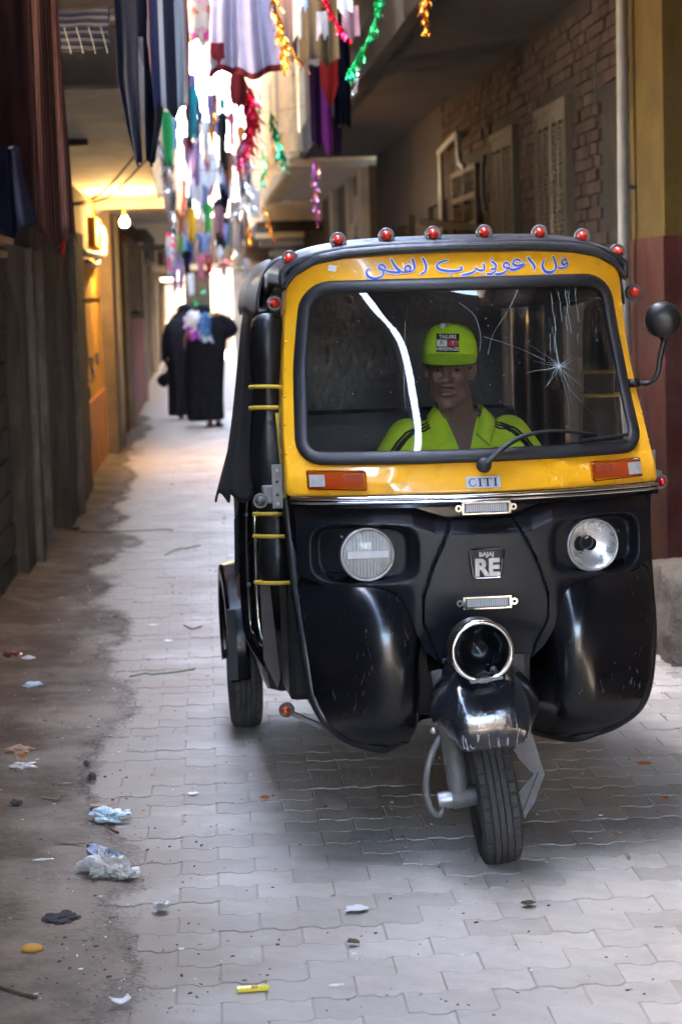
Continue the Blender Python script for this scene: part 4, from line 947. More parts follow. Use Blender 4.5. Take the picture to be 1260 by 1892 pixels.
# wiper
b = MB(); wp = [(.006,1.145),(.03,1.165),(.075,1.198),(.14,1.222),(.24,1.226),(.36,1.208)]
P = [Pc(x, z, .032 + .010 * math.sin(i)) for i, (x, z) in enumerate(wp)]
b.tube(catmull(P, 6), [itp(k / 30, [(0,.017),(.35,.013),(1,.006)]) for k in range(31)], 8, flat=.6)
b.ball(Pc(.004, 1.143, .028), .022, .018, .022); wpo = b.build('wiper', 'rubber', rk, smooth=True)
b = MB(); b.tube([Pc(x, z, .026) for x, z in ((.30,1.196),(.36,1.198),(.42,1.200),(.455,1.203))], .006, 6); b.bar(Pc(.36,1.206,.03), Pc(.36,1.196,.026), .008); b.build('blade', 'rubber', wpo)

# --- fork, mudguard and front wheel lean together
CAM = Matrix.Translation((.025, 0, 0)) @ Matrix.Rotation(rad(-6.5), 4, 'Y') @ Matrix.Rotation(rad(-3), 4, 'Z')
def tyre_mb(R0, W, n=72):
    m = MB(); hw = W / 2
    prof = [(-hw*.62, R0-.085), (-hw*.92, R0-.068), (-hw, R0-.045), (-hw*.98, R0-.022), (-hw*.86, R0-.007), (-hw*.56, R0-.002), (-hw*.50, R0-.008), (-hw*.44, R0-.001),
            (-hw*.20, R0), (-hw*.16, R0-.006), (-hw*.12, R0), (hw*.12, R0), (hw*.16, R0-.006), (hw*.20, R0), (hw*.44, R0-.001), (hw*.50, R0-.008), (hw*.56, R0-.002), (hw*.86, R0-.007), (hw*.98, R0-.022), (hw, R0-.045), (hw*.92, R0-.068), (hw*.62, R0-.085)]
    rings = []
    for k in range(n * 3):
        a = 6.283185 * k / (n * 3); notch = (k % 6) == 0; ring = []
        for i, (x, r) in enumerate(prof):
            if notch and i in (3, 4, 5, 16, 17, 18): r -= .006
            ring.append((x, r * math.sin(a), R0 + r * math.cos(a)))
        rings.append(ring)
    N = len(prof); vs = [p for r in rings for p in r]; fs = []
    for k in range(n * 3):
        for i in range(N - 1): fs.append((k*N+i, k*N+i+1, ((k+1) % (n*3))*N+i+1, ((k+1) % (n*3))*N+i))
    m.add(vs, fs); return m
def wheel(parent, X, R0, W, loc, mx=None):
    w_ = tyre_mb(R0, W)
    r_ = MB(); hw = W / 2
    for sx in (-1, 1): r_.lathe([(R0-.080, hw*.66), (R0-.092, hw*.7), (R0-.10, hw*.5), (R0-.14, hw*.35), (.055, hw*.45), (.045, hw*.75), (.0001, hw*.8)] if sx > 0 else [(R0-.080, -hw*.66), (R0-.092, -hw*.7), (R0-.10, -hw*.5), (R0-.14, -hw*.35), (.055, -hw*.45), (.045, -hw*.75), (.0001, -hw*.8)], (0, 0, R0), (1, 0, 0), 32)
    T = Matrix.Translation(loc) if mx is None else mx
    w_.xf(T); r_.xf(T); wo = w_.build('wheel', 'tyre', parent, angle=35); r_.build('rim', 'grey_metal', wo, smooth=True); return wo
wheel(rk, 0, .208, .112, None, CAM)
# mudguard
rows = [(.395,-.272,[(.0,0,0),(.06,.0,.0),(.088,.006,.004),(.105,.05,.018),(.112,.09,.04)]),
        (.445,-.274,[(.0,0,0),(.068,.0,0),(.098,.008,.0),(.132,.075,.005),(.150,.12,.01)]),
        (.510,-.262,[(.0,0,0),(.072,.0,0),(.100,.010,0),(.138,.085,.0),(.152,.14,-.01)]),
        (.570,-.228,[(.0,0,0),(.070,.0,0),(.092,.010,-.004),(.120,.085,-.01),(.132,.15,-.03)]),
        (.612,-.165,[(.0,0,0),(.062,.0,0),(.080,.012,-.01),(.100,.075,-.03),(.108,.14,-.06)]),
        (.630,-.06,[(.0,0,0),(.055,.0,0),(.072,.01,-.012),(.09,.04,-.04),(.096,.08,-.08)]),
        (.615,.06,[(.0,0,0),(.05,.0,0),(.068,.01,-.012),(.085,.02,-.04),(.09,.03,-.08)])]
b = MB(); G = []
for z, y, half in rows:
    G.append([Vector((-x, y + dy, z + dz)) for x, dy, dz in half[::-1]] + [Vector((x, y + dy, z + dz)) for x, dy, dz in half[1:]])
n_ = len(G[0]); b.add([p for r in G for p in r], [(j*n_+i, j*n_+i+1, (j+1)*n_+i+1, (j+1)*n_+i) for j in range(len(G)-1) for i in range(n_-1)])
b.xf(CAM)
mat('guard_black', (.006,.0075,.012), (.016,.018,.026), scale=7, rough=.15, scratch=((.28,.28,.30), .62, 34), coat=.6, dirt=(.05,.05,.053), dscale=11, damt=.3, rvar=.14, bump=.12, bscale=25)
mg = b.build('mudguard', 'guard_black', rk, smooth=True, solid=.006, sub=2)
_bm = bmesh.new(); _bm.from_mesh(mg.data); _cl = _bm.edges.layers.float.new('crease_edge'); _bm.verts.ensure_lookup_table()
for e_ in _bm.edges:
    i0, i1 = sorted(v.index for v in e_.verts)
    if i1 - i0 == n_ and i0 % n_ in (2, 6): e_[_cl] = .75
    elif len(e_.link_faces) == 1: e_[_cl] = .55
_bm.to_mesh(mg.data); _bm.free()
for x, z in ((-.152, .445), (.03, .60)):
    q = MB(); q.lathe([(.0001,.012),(.006,.010),(.009,.004),(.010,0)], (x, -.16 if x < -.1 else -.215, z), (-1,-.3,0) if x < -.1 else (0,-1,.5), 12); q.xf(CAM); q.build('bolt', 'steel', mg, smooth=True)
# empty lamp housing on the mudguard
rc = (0, -.255, .664); rx = Vector((0, -1, .06))
b = MB(); b.lathe([(.082,-.09),(.084,-.01),(.087,.0),(.088,.010),(.083,.018),(.075,.018),(.0735,.008)], rc, rx, 48); b.xf(CAM); rg = b.build('lamp_housing', 'chrome', rk, smooth=True)
b = MB(); b.lathe([(.0735,.010),(.073,-.04),(.066,-.10),(.0001,-.11)], rc, rx, 40); b.xf(CAM); b.build('lamp_bowl', 'gloss_black', rg, smooth=True)
b = MB(); b.lathe([(.084,-.012),(.0845,-.10),(.06,-.16),(.03,-.18),(.0001,-.18)], rc, rx, 40); b.xf(CAM); b.build('lamp_shell', 'dusty_black', rg, smooth=True)
b = MB(); b.box(-.045, .045, -.29, -.20, .584, .592, bev=.003); b.xf(CAM); b.build('tray', 'grey_metal', rg)
b = MB(); b.tube([(-.02,-.262,.60),(.0,-.262,.608),(.012,-.26,.598),(.024,-.262,.606)], .005, 6); b.xf(CAM); b.build('cut_wire', 'print_black', rg, smooth=True)
# fork legs, axle, brake hose, stay
b = MB(); b.tube([(-.095,-.02,.58),(-.095,-.035,.21)], .030, 14); b.tube([(-.118,-.04,.215),(-.045,-.04,.215)], .030, 14); b.xf(CAM); fk = b.build('fork_leg', 'grey_metal', rk, angle=50)
b = MB(); b.lathe([(.0001,.03),(.024,.03),(.026,.024),(.026,-.012),(.018,-.014)], (-.128,-.04,.215), (-1,0,0), 16); b.xf(CAM); b.build('hub_cap', 'steel', fk, angle=40)
b = MB(); b.tube(catmull([(-.11,0,.40),(-.155,-.03,.35),(-.185,-.05,.27),(-.182,-.06,.20),(-.160,-.055,.178),(-.14,-.05,.21)], 6), .010, 8); b.xf(CAM); b.build('brake_hose', 'grey_metal', rk, smooth=True)
b = MB(); b.prism([(.075,.42),(.125,.42),(.155,.24),(.115,.16),(.080,.12),(.074,.20),(.125,.245),(.085,.30)], -.03, -.022); b.bar((.08,-.034,.33),(.145,-.034,.25), .014); b.bar((.145,-.034,.25),(.085,-.034,.14), .014); b.xf(CAM); b.build('fork_stay', 'grey_metal', rk)
b = MB(); b.box(-.13, .13, .02, .30, .50, .60, bev=.02); b.build('fork_yoke', 'dusty_black', rk)
b = MB(); b.box(-.44, .44, .50, 2.3, .335, .40, bev=.02); b.build('floor_pan', 'dusty_black', rk)

# --- brackets and marker lamps
def marker(c, ax, r=.024, lens='lens_red', stem=True):
    c = Vector(c); ax = Vector(ax).normalized()
    m = MB(); m.lathe([(.0001,-.022),(r*.8,-.020),(r,-.008),(r*1.02,.004),(r*.92,.010),(r*.66,.010)], c, ax, 24)
    if stem: m.box(c.x - .03, c.x + .03, c.y - .012, c.y + .012, c.z - r - .009, c.z - r - .003); m.tube([(c.x, c.y, c.z - r - .004), (c.x, c.y, c.z - r*.7)], .009, 8)
    mo = m.build('marker_lamp', 'lamp_grey', rk, angle=50)
    m = MB(); m.lathe([(r*.68,.008),(r*.64,.016),(r*.48,.024),(r*.25,.0285),(.0001,.030)], c, ax, 24); m.build('lens', lens, mo, smooth=True)
def roofz(x): return itp(abs(x), [(0,1.772),(.2,1.770),(.34,1.762),(.42,1.748),(.48,1.715),(.52,1.665)])
for x in (-.345, -.205, -.068, .085, .255, .390):
    marker((x, Yc(x, 1.74) + .06, roofz(x) + .030), (-.1, -1, .0))
marker((-.487, Yc(-.46, 1.7) + .05, 1.742), (-.25, -1, 0), stem=False); marker((.497, Yc(.46, 1.7) + .04, 1.735), (.1, -1, 0), stem=False)
marker((-.527, .50, 1.612), (-.2, -1, 0), r=.024, stem=False); marker((.560, .46, 1.612), (.1, -1, 0), r=.025, stem=False)
marker((.572, .225, 1.055), (.1, -1, 0), r=.021, lens='lens_ruby', stem=False)
marker((-.612, .235, 1.045), (-.1, -1, 0), r=.022, lens='lamp_grey', stem=False)
marker((-.562, .17, .440), (-.3, -1, 0), r=.022, lens='amber', stem=False)
for sx in (-1, 1):
    x0 = .548 * sx if sx < 0 else .528
    b = MB(); b.box(min(x0, x0 + .030*sx), max(x0, x0 + .030*sx), .222, .228, 1.022, 1.150, bev=.002); hb = b.build('hinge_plate', 'grey_metal', rk)
    for z_ in (1.132, 1.10, 1.062, 1.036):
        b = MB(); b.lathe([(.0001,.005),(.0045,.004),(.0055,0)], (x0 + .015*sx, .222, z_), (0,-1,0), 8); b.build('bolt', 'steel' if z_ in (1.132, 1.036) else 'print_black', hb)
    b = MB(); b.box(min(x0 + .02*sx, x0 + .055*sx), max(x0 + .02*sx, x0 + .055*sx), .24, .30, 1.035, 1.085, bev=.005); b.build('lamp_bracket', 'grey_metal', rk)
# rivets on the cowl edge
for i, z_ in enumerate((1.18, 1.26, 1.34, 1.42, 1.50, 1.58)):
    for sx in (-1, 1):
        x = sx * (itp(z_, [(1.06,.545),(1.24,.538),(1.745,.497)]) - .006); b = MB(); b.lathe([(.0001,.003),(.003,.002),(.004,0)], Pc(x, z_, .002), (sx*.5,-1,.2), 8); b.build('rivet', 'taxi_yellow', rk, smooth=True)
# mirror
b = MB(); b.tube(catmull([(.530,.30,1.345),(.560,.29,1.345),(.582,.28,1.37),(.592,.28,1.42),(.606,.28,1.475)], 6), .0085, 10); b.tube([(.50,.30,1.345),(.532,.30,1.345)], .013, 10); mr = b.build('mirror_arm', 'mirror_black', rk, smooth=True)
b = MB(); b.lathe([(.0001,.026),(.020,.026),(.045,.018),(.053,.006),(.055,-.008),(.051,-.012)], (.600,.275,1.530), (-.22,-1,-.05), 36); b.tube([(.604,.28,1.47),(.601,.278,1.495)], [.012,.018], 10); b.build('mirror_shell', 'mirror_black', mr, smooth=True)

# --- roof visor, canopy and side curtains
def roofp(u, v):                                             # u across, v back
    a = (u * 2 - 1); y = lerp(.0, 2.25, v); hw = itp(v, [(0,.512),(.1,.535),(.35,.55),(.5,.545),(.8,.50),(1,.47)])
    top = itp(v, [(0,1.768),(.1,1.785),(.5,1.79),(.85,1.77),(1,1.70)]); edge = itp(v, [(0,1.655),(.1,1.66),(.3,1.60),(1,1.55)])
    x = hw * math.copysign(min(1, abs(a) * 1.12) ** 1.0, a); k = abs(a) ** 5
    yy = (Yc(max(-.5, min(.5, x)), 1.74) - .004) * (1 - v) ** 3 + y + (.0 if v else 0); sag = .010 * math.sin(v * 22) * (1 - abs(a))
    return (x, yy, lerp(top, edge, k) + sag)
b = MB(); b.grid(roofp, 61, 40); b.build('canopy', 'roof_vinyl', rk, smooth=True, solid=.016)
b = MB()                                                      # visor lip
def lipp(u, v):
    x = lerp(-.515, .515, u); a = 6.283 * v; z = roofz(x); return (x * (1 + .01*math.cos(a)), Yc(x, 1.735) - .004 + .022 * math.cos(a) - .0, z - .012 + .015 * math.sin(a))
b.grid(lipp, 60, 13); b.build('roof_visor', 'roof_vinyl', rk, smooth=True)
b = MB(); b.tube(catmull([(x, Yc(x, 1.74) + .05, roofz(x) + .012 + .004*math.sin(x*40)) for x in (-.46,-.40,-.345,-.27,-.205,-.13,-.068,.01,.085,.17,.255,.32,.39,.44)], 4), .0022, 5); b.build('lamp_wire', 'lens_red', rk)
def hood(u, v):                                              # rear hood side bulging over the left door
    y = lerp(.62, 2.2, v); a = u * 1.0
    x = -.475 + .055 * max(0, y - 1.1) - .095 * math.sin(a * 1.57); z = lerp(1.742, 1.575, a ** 1.8) + .010 * math.sin(v * 17 + a * 3)
    return (x, y, z)
b = MB(); b.grid(hood, 14, 30); b.build('hood_side', 'vinyl_dusty', rk, smooth=True, solid=.008)
b = MB(); b.grid(lambda u, v: (lambda p: (-p[0], p[1], p[2]))(hood(u, v)), 14, 30); b.build('hood_side', 'vinyl_dusty', rk, smooth=True, solid=.008)
def curtain(u, v):
    y = lerp(.80, 1.12, u); z = lerp(1.605, .972, v); xo = itp(z, [(.97,-.682),(1.05,-.660),(1.14,-.634),(1.25,-.616),(1.37,-.601),(1.54,-.581),(1.61,-.565)])
    f = .013 * math.sin(u * 13 + v * 2) * (.25 + v) * (1 - u * .6)
    return (xo + .10 * (1 - u) ** 1.5 * (.25 + .75 * v) - f, y + .05 * v * (u - .3), z + .016 * math.sin(u * 17) * v + .03 * (1 - u) * v)
b = MB(); b.grid(curtain, 48, 40); b.build('side_curtain', 'vinyl_dusty', rk, smooth=True, solid=.006)
def curtain2(u, v):
    y = lerp(.56, .98, u); z = lerp(1.60, .94, v); w = itp(v, [(0,1),(.45,.55),(.55,.5),(1,.8)])
    return (-.545 - .02 * math.sin(u * 12 + v) * w - .03 * v * u, lerp(.74, y, w), z)
b = MB(); b.grid(curtain2, 40, 40); b.build('gathered_curtain', 'vinyl', rk, smooth=True, solid=.006)
# padded roll of curtain tied to the pillar
def roll(cx, cy, prof, nm):
    m = MB(); R = []
    for z, r in prof:
        R.append([(cx + r * 1.05 * math.cos(a) * (1 + .07 * math.sin(3*a + z*9)), cy + r * math.sin(a) * (1 + .06 * math.sin(4*a - z*7)), z) for a in [6.283*k/28 for k in range(28)]])
    m.rings(R, True, True); return m.build(nm, 'vinyl', rk, smooth=True, sub=1)
roll(-.555, .46, [(1.585,.02),(1.57,.052),(1.50,.058),(1.42,.055),(1.375,.050),(1.355,.046),(1.335,.05),(1.305,.046),(1.29,.05),(1.22,.060),(1.12,.064),(1.04,.060),(1.00,.050),(.975,.046),(.94,.048),(.915,.046),(.89,.050),(.83,.056),(.78,.050),(.765,.02)], 'rolled_curtain')
for z, r in ((1.362,.053),(1.300,.055),(.982,.054),(.915,.055),(.775,.056)):
    b = MB(); b.tube([(-.555 + r*1.1*math.cos(a), .46 + r*1.05*math.sin(a), z + .006*math.cos(a + 2)) for a in [6.283*k/24 for k in range(24)]], .0065, 6, closed=True); b.build('tie_strap', 'strap_yellow', rk, smooth=True)
b = MB(); b.tube(catmull([(-.535,.40,1.29),(-.53,.395,1.2),(-.525,.40,1.1),(-.535,.40,1.02)], 5), .006, 6, flat=2.2); b.build('piping', 'strap_yellow', rk)
roll(.475, .56, [(1.60,.02),(1.58,.050),(1.45,.050),(1.375,.045),(1.335,.048),(1.305,.044),(1.22,.055),(1.1,.058),(.9,.055),(.7,.05),(.66,.02)], 'rolled_curtain')
for z, r in ((1.372,.05),(1.300,.05)):
    b = MB(); b.tube([(.475 + r*1.1*math.cos(a), .56 + r*1.05*math.sin(a), z) for a in [6.283*k/24 for k in range(24)]], .0065, 6, closed=True); b.build('tie_strap', 'strap_yellow', rk, smooth=True)

# --- side, rear body, rear wheels, seats
b = MB(); b.tube(catmull([(-.592,1.02,1.00),(-.598,1.02,.85),(-.598,1.02,.62),(-.590,1.00,.53),(-.565,.92,.48),(-.545,.86,.45)], 6), .026, 12); b.build('door_rail', 'gloss_black', rk, smooth=True)
for z in (.93, .70, .50):
    b = MB(); b.lathe([(.0001,.004),(.005,.003),(.007,0)], (-.598 if z > .55 else -.585, .99, z), (-.2,-1,0), 10); b.build('rivet', 'steel', rk, smooth=True)
b = MB(); b.tube(catmull([(-.575,.94,.98),(-.575,.94,.6),(-.555,.90,.50)], 5), .008, 8); b.build('rail_trim', 'chrome', rk, smooth=True)
b = MB(); b.box(-.606, -.600, 1.08, 1.45, .60, .985, bev=.002); sp_ = b.build('side_panel', 'body_panel', rk)
for k in range(4):
    b = MB(); b.bar((-.607, 1.12 + .08*k, .94 - .02*k), (-.607, 1.20 + .08*k, .72 - .02*k), .012, .004); b.build('stripe', 'print_black', sp_)
b = MB(); b.prism([(-.578,.82),(-.553,.82),(-.522,.42),(-.532,.385),(-.572,.48)], .80, .815); b.build('step_plate', 'step_brown', rk)
b = MB(); b.box(-.52, -.44, .50, .76, .40, .80, bev=.02); b.build('seat_box_side', 'vinyl', rk)
b = MB(); b.bar((-.55,.21,.425), (-.40,.20,.350), .03, .012); b.build('foot_board', 'grey_metal', rk)

b = MB(); b.box(-.545, .545, 1.15, 2.38, .30, .94, bev=.06); b.build('rear_body', 'gloss_black', rk, angle=40)
for sx in (-1, 1):
    b = MB()                                                   # wheel-arch fender
    def fe(u, v):
        a = lerp(-.35, 3.5, u); r = .30; x = lerp(.54, .612, v); return (sx * (x + .010 * math.sin(3.14 * u)), 2.10 - r * math.cos(a) * .95, .34 + r * math.sin(a) - .015 * v)
    b.grid(fe, 28, 6)
    b.grid(lambda u, v: (sx * (.612 + .010*math.sin(3.14*u) - .002), 2.10 - lerp(.30,.245,v) * math.cos(lerp(-.35,3.5,u)) * .95, .34 - .015 + lerp(.30,.245,v) * math.sin(lerp(-.35,3.5,u))), 28, 3)
    b.build('rear_fender', 'gloss_black', rk, smooth=True, solid=.005)
    b = MB(); b.box(sx*.60 - .02, sx*.60 + .012, 1.80, 1.812, .24, .50); b.build('mud_flap', 'rubber', rk)
    wheel(rk, 0, .208, .112, (sx * .543, 2.12, 0))
# dashboard, handlebar, seats, cab lining
b = MB(); b.box(-.46, .46, .20, .34, .95, 1.10, bev=.03); b.build('dashboard', 'plastic_black', rk)
b = MB(); b.tube(catmull([(-.33,.62,1.03),(-.22,.56,1.05),(-.06,.50,1.03),(.06,.50,1.03),(.22,.56,1.05),(.33,.62,1.03)], 6), .014, 10); b.tube([(0,.30,.6),(0,.50,1.03)], .03, 10); b.build('handlebar', 'iron_dark', rk, smooth=True)
b = MB(); b.box(-.26, .30, .80, 1.12, .48, .62, bev=.04); b.build('driver_seat', 'seat_vinyl', rk)
b = MB(); b.box(-.26, .30, 1.12, 1.18, .55, .95, bev=.025); b.build('driver_backrest', 'seat_vinyl', rk)
b = MB(); b.box(-.50, .50, 1.45, 1.95, .56, .70, bev=.05); b.box(-.50, .50, 1.93, 2.08, .66, 1.20, bev=.05); b.build('passenger_seat', 'seat_vinyl', rk)
b = MB(); b.box(-.49, .49, 2.18, 2.22, .9, 1.66); b.build('rear_curtain', 'vinyl', rk)
b = MB(); b.grid(lambda u, v: (.54 + .01*math.sin(u*18), lerp(1.35, 2.2, u), lerp(1.6, .95, v)), 20, 6); b.build('side_curtain', 'vinyl', rk, smooth=True, solid=.005)
b = MB(); b.tube([(.49,.62,1.70),(.53,.60,1.35),(.55,.56,1.0)], .012, 8); b.build('pillar_bar', 'iron_dark', rk)
# ================================================================== people
mat('skin_dark', (.19,.105,.072), (.15,.082,.056), scale=9, rough=.42, bump=.08, bscale=200)
mat('lip_dark', (.16,.075,.065), (.13,.06,.05), scale=30, rough=.4)
mat('skin', (.34,.18,.12), (.28,.14,.09), scale=9, rough=.55)
mat('neon_cloth', (.60,.80,.03), (.52,.72,.025), scale=14, rough=.8, bump=.2, bscale=90)
mat('neon_cap', (.50,.80,.02), (.44,.70,.016), scale=14, rough=.75, bump=.15, bscale=120)
mat('stripe_black', (.012,.012,.016), rough=.8)
mat('cap_red', (.5,.03,.03), rough=.7)
mat('cap_under', (.10,.16,.02), rough=.8)
mat('abaya', (.0050,.0052,.0085), (.0090,.0093,.014), scale=6, rough=.8, bump=.2, bscale=60)
mat('abaya_scarf', (.006,.006,.010), (.011,.011,.015), scale=6, rough=.8, bump=.2, bscale=60)
mat('abaya_worn', (.011,.011,.015), (.017,.017,.022), scale=6, rough=.8, bump=.2, bscale=60)
mat('eye_white', (.20,.18,.16), rough=.3)
mat('trouser', (.05,.05,.07), rough=.85)
mat('hair_dark', (.008,.007,.007), rough=.6)

def limb(m, pts, r, n=14):
    C = catmull(pts, 5); k = len(C) - 1; L = len(pts) - 1
    rr = [itp(i / k * L, [(j, r[j]) for j in range(L + 1)]) for i in range(k + 1)]
    m.tube(C, rr, n)
    m.ball(C[0], rr[0], nu=12, nv=8); m.ball(C[-1], rr[-1], nu=12, nv=8)
def hand(m, wrist, d, side, curl=.8):
    """five fingers curled round a bar; d = direction of the palm"""
    w = Vector(wrist); d = Vector(d).normalized(); up = Vector((0,0,1)); sd = d.cross(up).normalized() * side
    pal = w + d * .05; m.obox(pal, d * .045, sd * .038, up * .014)
    for k, L in enumerate((.070, .078, .074, .060)):
        base = w + d * .09 + sd * (.030 - k * .020); P = [base]; dir_ = d.copy()
        for q in range(3):
            dir_ = (dir_ + Vector((0,0,-1)) * curl * (q + .6) * .6).normalized(); P.append(P[-1] + dir_ * L / 3)
        m.tube(P, [.0095,.009,.0085,.0075], 8); m.ball(P[-1], .0075, nu=8, nv=6)
    b0 = w + d * .03 + sd * .035; m.tube([b0, b0 + sd*.02 + d*.025 - up*.008, b0 + sd*.012 + d*.05 - up*.025], [.012,.010,.009], 8)

# --- driver, built in the vehicle's axes about the seat
DX, DY = .095, .93
drv = thing('person', 'driver in neon yellow polo shirt and cap seated behind the windscreen', 'person', v2w((DX, DY, 0)), VY)
HC = Vector((-.035, -.055, 1.378))                           # head centre
HR = Matrix.Rotation(rad(-14), 3, 'Z') @ Matrix.Rotation(rad(2), 3, 'Y')
def hp(p): return HC + HR @ Vector(p)
m = MB()
# torso, hips
R = []
for z, rx, ry, cy in ((.58,.17,.13,.06),(.66,.175,.135,.06),(.80,.160,.120,.05),(.95,.168,.118,.03),(1.06,.180,.115,.015),(1.13,.185,.100,.01),(1.18,.165,.080,.01),(1.215,.105,.062,.005),(1.24,.060,.055,.0)):
    R.append([(rx*math.cos(a), cy + ry*math.sin(a), z) for a in [6.283*k/28 for k in range(28)]])
m.rings(R, True, True)
limb(m, [(0,.0,1.20),(-.012,-.02,1.27),(-.025,-.035,1.33)], [.062,.056,.056])
for sx in (-1, 1):
    limb(m, [(sx*.165,.01,1.155),(sx*.235,-.02,1.03),(sx*.265,-.10,.93)], [.058,.050,.042]); limb(m, [(sx*.265,-.10,.93),(sx*.26,-.22,1.0),(sx*.255,-.30,1.055)], [.042,.036,.027])
    hand(m, (sx*.255,-.30,1.055), (0,-1,.15), -sx)
    limb(m, [(sx*.09,.06,.66),(sx*.13,-.18,.64),(sx*.14,-.36,.62)], [.085,.075,.058]); limb(m, [(sx*.14,-.36,.62),(sx*.14,-.38,.48),(sx*.14,-.36,.37)], [.055,.052,.038]); m.box(sx*.14-.045, sx*.14+.045, -.55, -.30, .345, .40, bev=.015)
# head: skull, jaw, brow, nose, lips, chin, ears
def HB(p, rx, ry, rz, rot=None): m.ball(hp(p), rx, ry, rz, 20, 14, HR if rot is None else HR @ rot)
HB((0,.015,.035),.074,.092,.085); HB((0,-.008,-.025),.062,.076,.085); HB((0,-.028,-.078),.046,.050,.042); HB((0,-.050,-.106),.025,.026,.020); HB((-.03,-.02,-.07),.030,.045,.035); HB((.03,-.02,-.07),.030,.045,.035)
HB((0,-.072,.028),.052,.020,.012)                                        # brow
HB((-.031,-.066,-.014),.022,.018,.020); HB((.031,-.066,-.014),.022,.018,.020)      # cheek bones
HB((0,-.087,.002),.0105,.019,.030, Matrix.Rotation(rad(-22),3,'X')); HB((0,-.102,-.026),.0165,.016,.0125); HB((-.015,-.092,-.029),.011,.011,.009); HB((.015,-.092,-.029),.011,.011,.009)
HB((0,-.085,-.058),.027,.014,.0075); HB((0,-.083,-.071),.025,.015,.009); HB((0,-.076,-.064),.034,.010,.020)                    # lips
for sx in (-1, 1): HB((sx*.073,.012,-.002),.010,.020,.031, Matrix.Rotation(rad(18*sx),3,'Z')); HB((sx*.080,.018,.006),.007,.016,.022)
bod = remesh(m, .0045, 2, .35); bo_ = bod.build('body', 'skin_dark', drv, smooth=True)
for sx in (-1, 1):
    e_ = MB(); e_.ball(hp((sx*.030,-.0750,.005)), .0110, .009, .0048, 14, 10, HR); eo = e_.build('eye', 'eye_white', drv, smooth=True)
    e_ = MB(); e_.ball(hp((sx*.030-.001,-.0832,.005)), .0052, .003, .0046, 10, 8, HR); e_.build('iris', 'hair_dark', eo, smooth=True)
    e_ = MB(); e_.tube([hp((sx*.014,-.088,.026)), hp((sx*.030,-.091,.031)), hp((sx*.048,-.080,.026))], [.003,.0038,.002], 6, flat=1.0); e_.build('eyebrow', 'hair_dark', drv, smooth=True)
for (cz, rz_, rx_) in ((-.0575, .0062, .024), (-.0705, .0078, .0215)):
    e_ = MB(); e_.ball(hp((0,-.0905,cz)), rx_, .0098, rz_, 18, 10, HR); e_.build('lip', 'lip_dark', drv, smooth=True)
# hair band showing below the cap
h_ = MB(); h_.lathe([(.001,.055),(.05,.05),(.072,.02),(.0775,-.012),(.076,-.03)], HC + HR @ Vector((0,.022,.035)), HR @ Vector((0,0,1)), 28); ho = h_.build('hair', 'hair_dark', drv, smooth=True)
# cap
def capf(u, v):
    a = 6.2832 * u; r = max(0.0, math.sin(v * 1.5708)) ** .66; z = .112 * max(0.0, math.cos(v * 1.5708)) ** .80; front = max(0, -math.sin(a))
    return hp((.087*math.cos(a)*r, .018 + .101*math.sin(a)*r, .044 + z*.92 + .010*front*math.sin(v*3.14)))
c_ = MB(); c_.grid(capf, 40, 14, closed_u=True); cap = c_.build('cap', 'neon_cap', drv, smooth=True, solid=.003)
def brim(u, v):
    a = lerp(rad(195), rad(345), u); ex = max(0.0, math.sin(u * math.pi)) ** .55
    x = .0885 * math.cos(a) * (1 + .03*v); y = .018 + .094 * math.sin(a) - .095 * v * ex; z = .058 - .034 * v ** 1.2 * ex - .018 * (abs(u-.5)*2) ** 2.2 * (.3 + v)
    return hp((x, y, z))
c_ = MB(); c_.grid(brim, 36, 9); c_.mat(1); c_.add([p - Vector((0,0,.0045)) for p in c_.v], [f[::-1] for f in c_.f]); c_.build('brim', ['neon_cap', 'cap_under'], cap, smooth=True)
c_ = MB(); c_.ball(capf(0, 0), .006, .006, .004); c_.build('button', 'neon_cap', cap, smooth=True)
def cappt(x, z, d):                                              # on the front of the crown
    yy = .018 - math.sqrt(max(.0005, (1 - (x/.090)**2))) * (.101 - .52 * max(0, z - .045)) - d; return hp((x, yy, .048 + z))
def patch(x0, x1, z0, z1, mt, d, par): q = MB(); q.grid(lambda u, v: cappt(lerp(x0, x1, u), lerp(z0, z1, v), d), 8, 5); return q.build('patch', mt, par)
pt = patch(-.036, .036, .014, .072, 'stripe_black', .010, cap)
for (x0, x1, mt) in ((-.034, -.001, 'letter_white'), (.001, .034, 'cap_red')):
    q = MB(); q.grid(lambda u, v: cappt(lerp(x0, x1, u), lerp(.032, .053, v), .0112), 6, 4); q.build('panel', mt, pt)
for tx, zc, sz, xc, mt in (('TAILERS', .062, .0155, 0, 'letter_white'), ('HEREPAGE', .0235, .0148, 0, 'letter_white'), ('FI', .0425, .020, -.017, 'stripe_black'), ('Y', .0425, .018, .017, 'letter_white')):
    t = text_mb(tx, sz, offset=.0003); t.v = [Vector(cappt(v.x + xc, zc + v.y, .0122)) for v in t.v]; t.build('lettering', mt, pt)
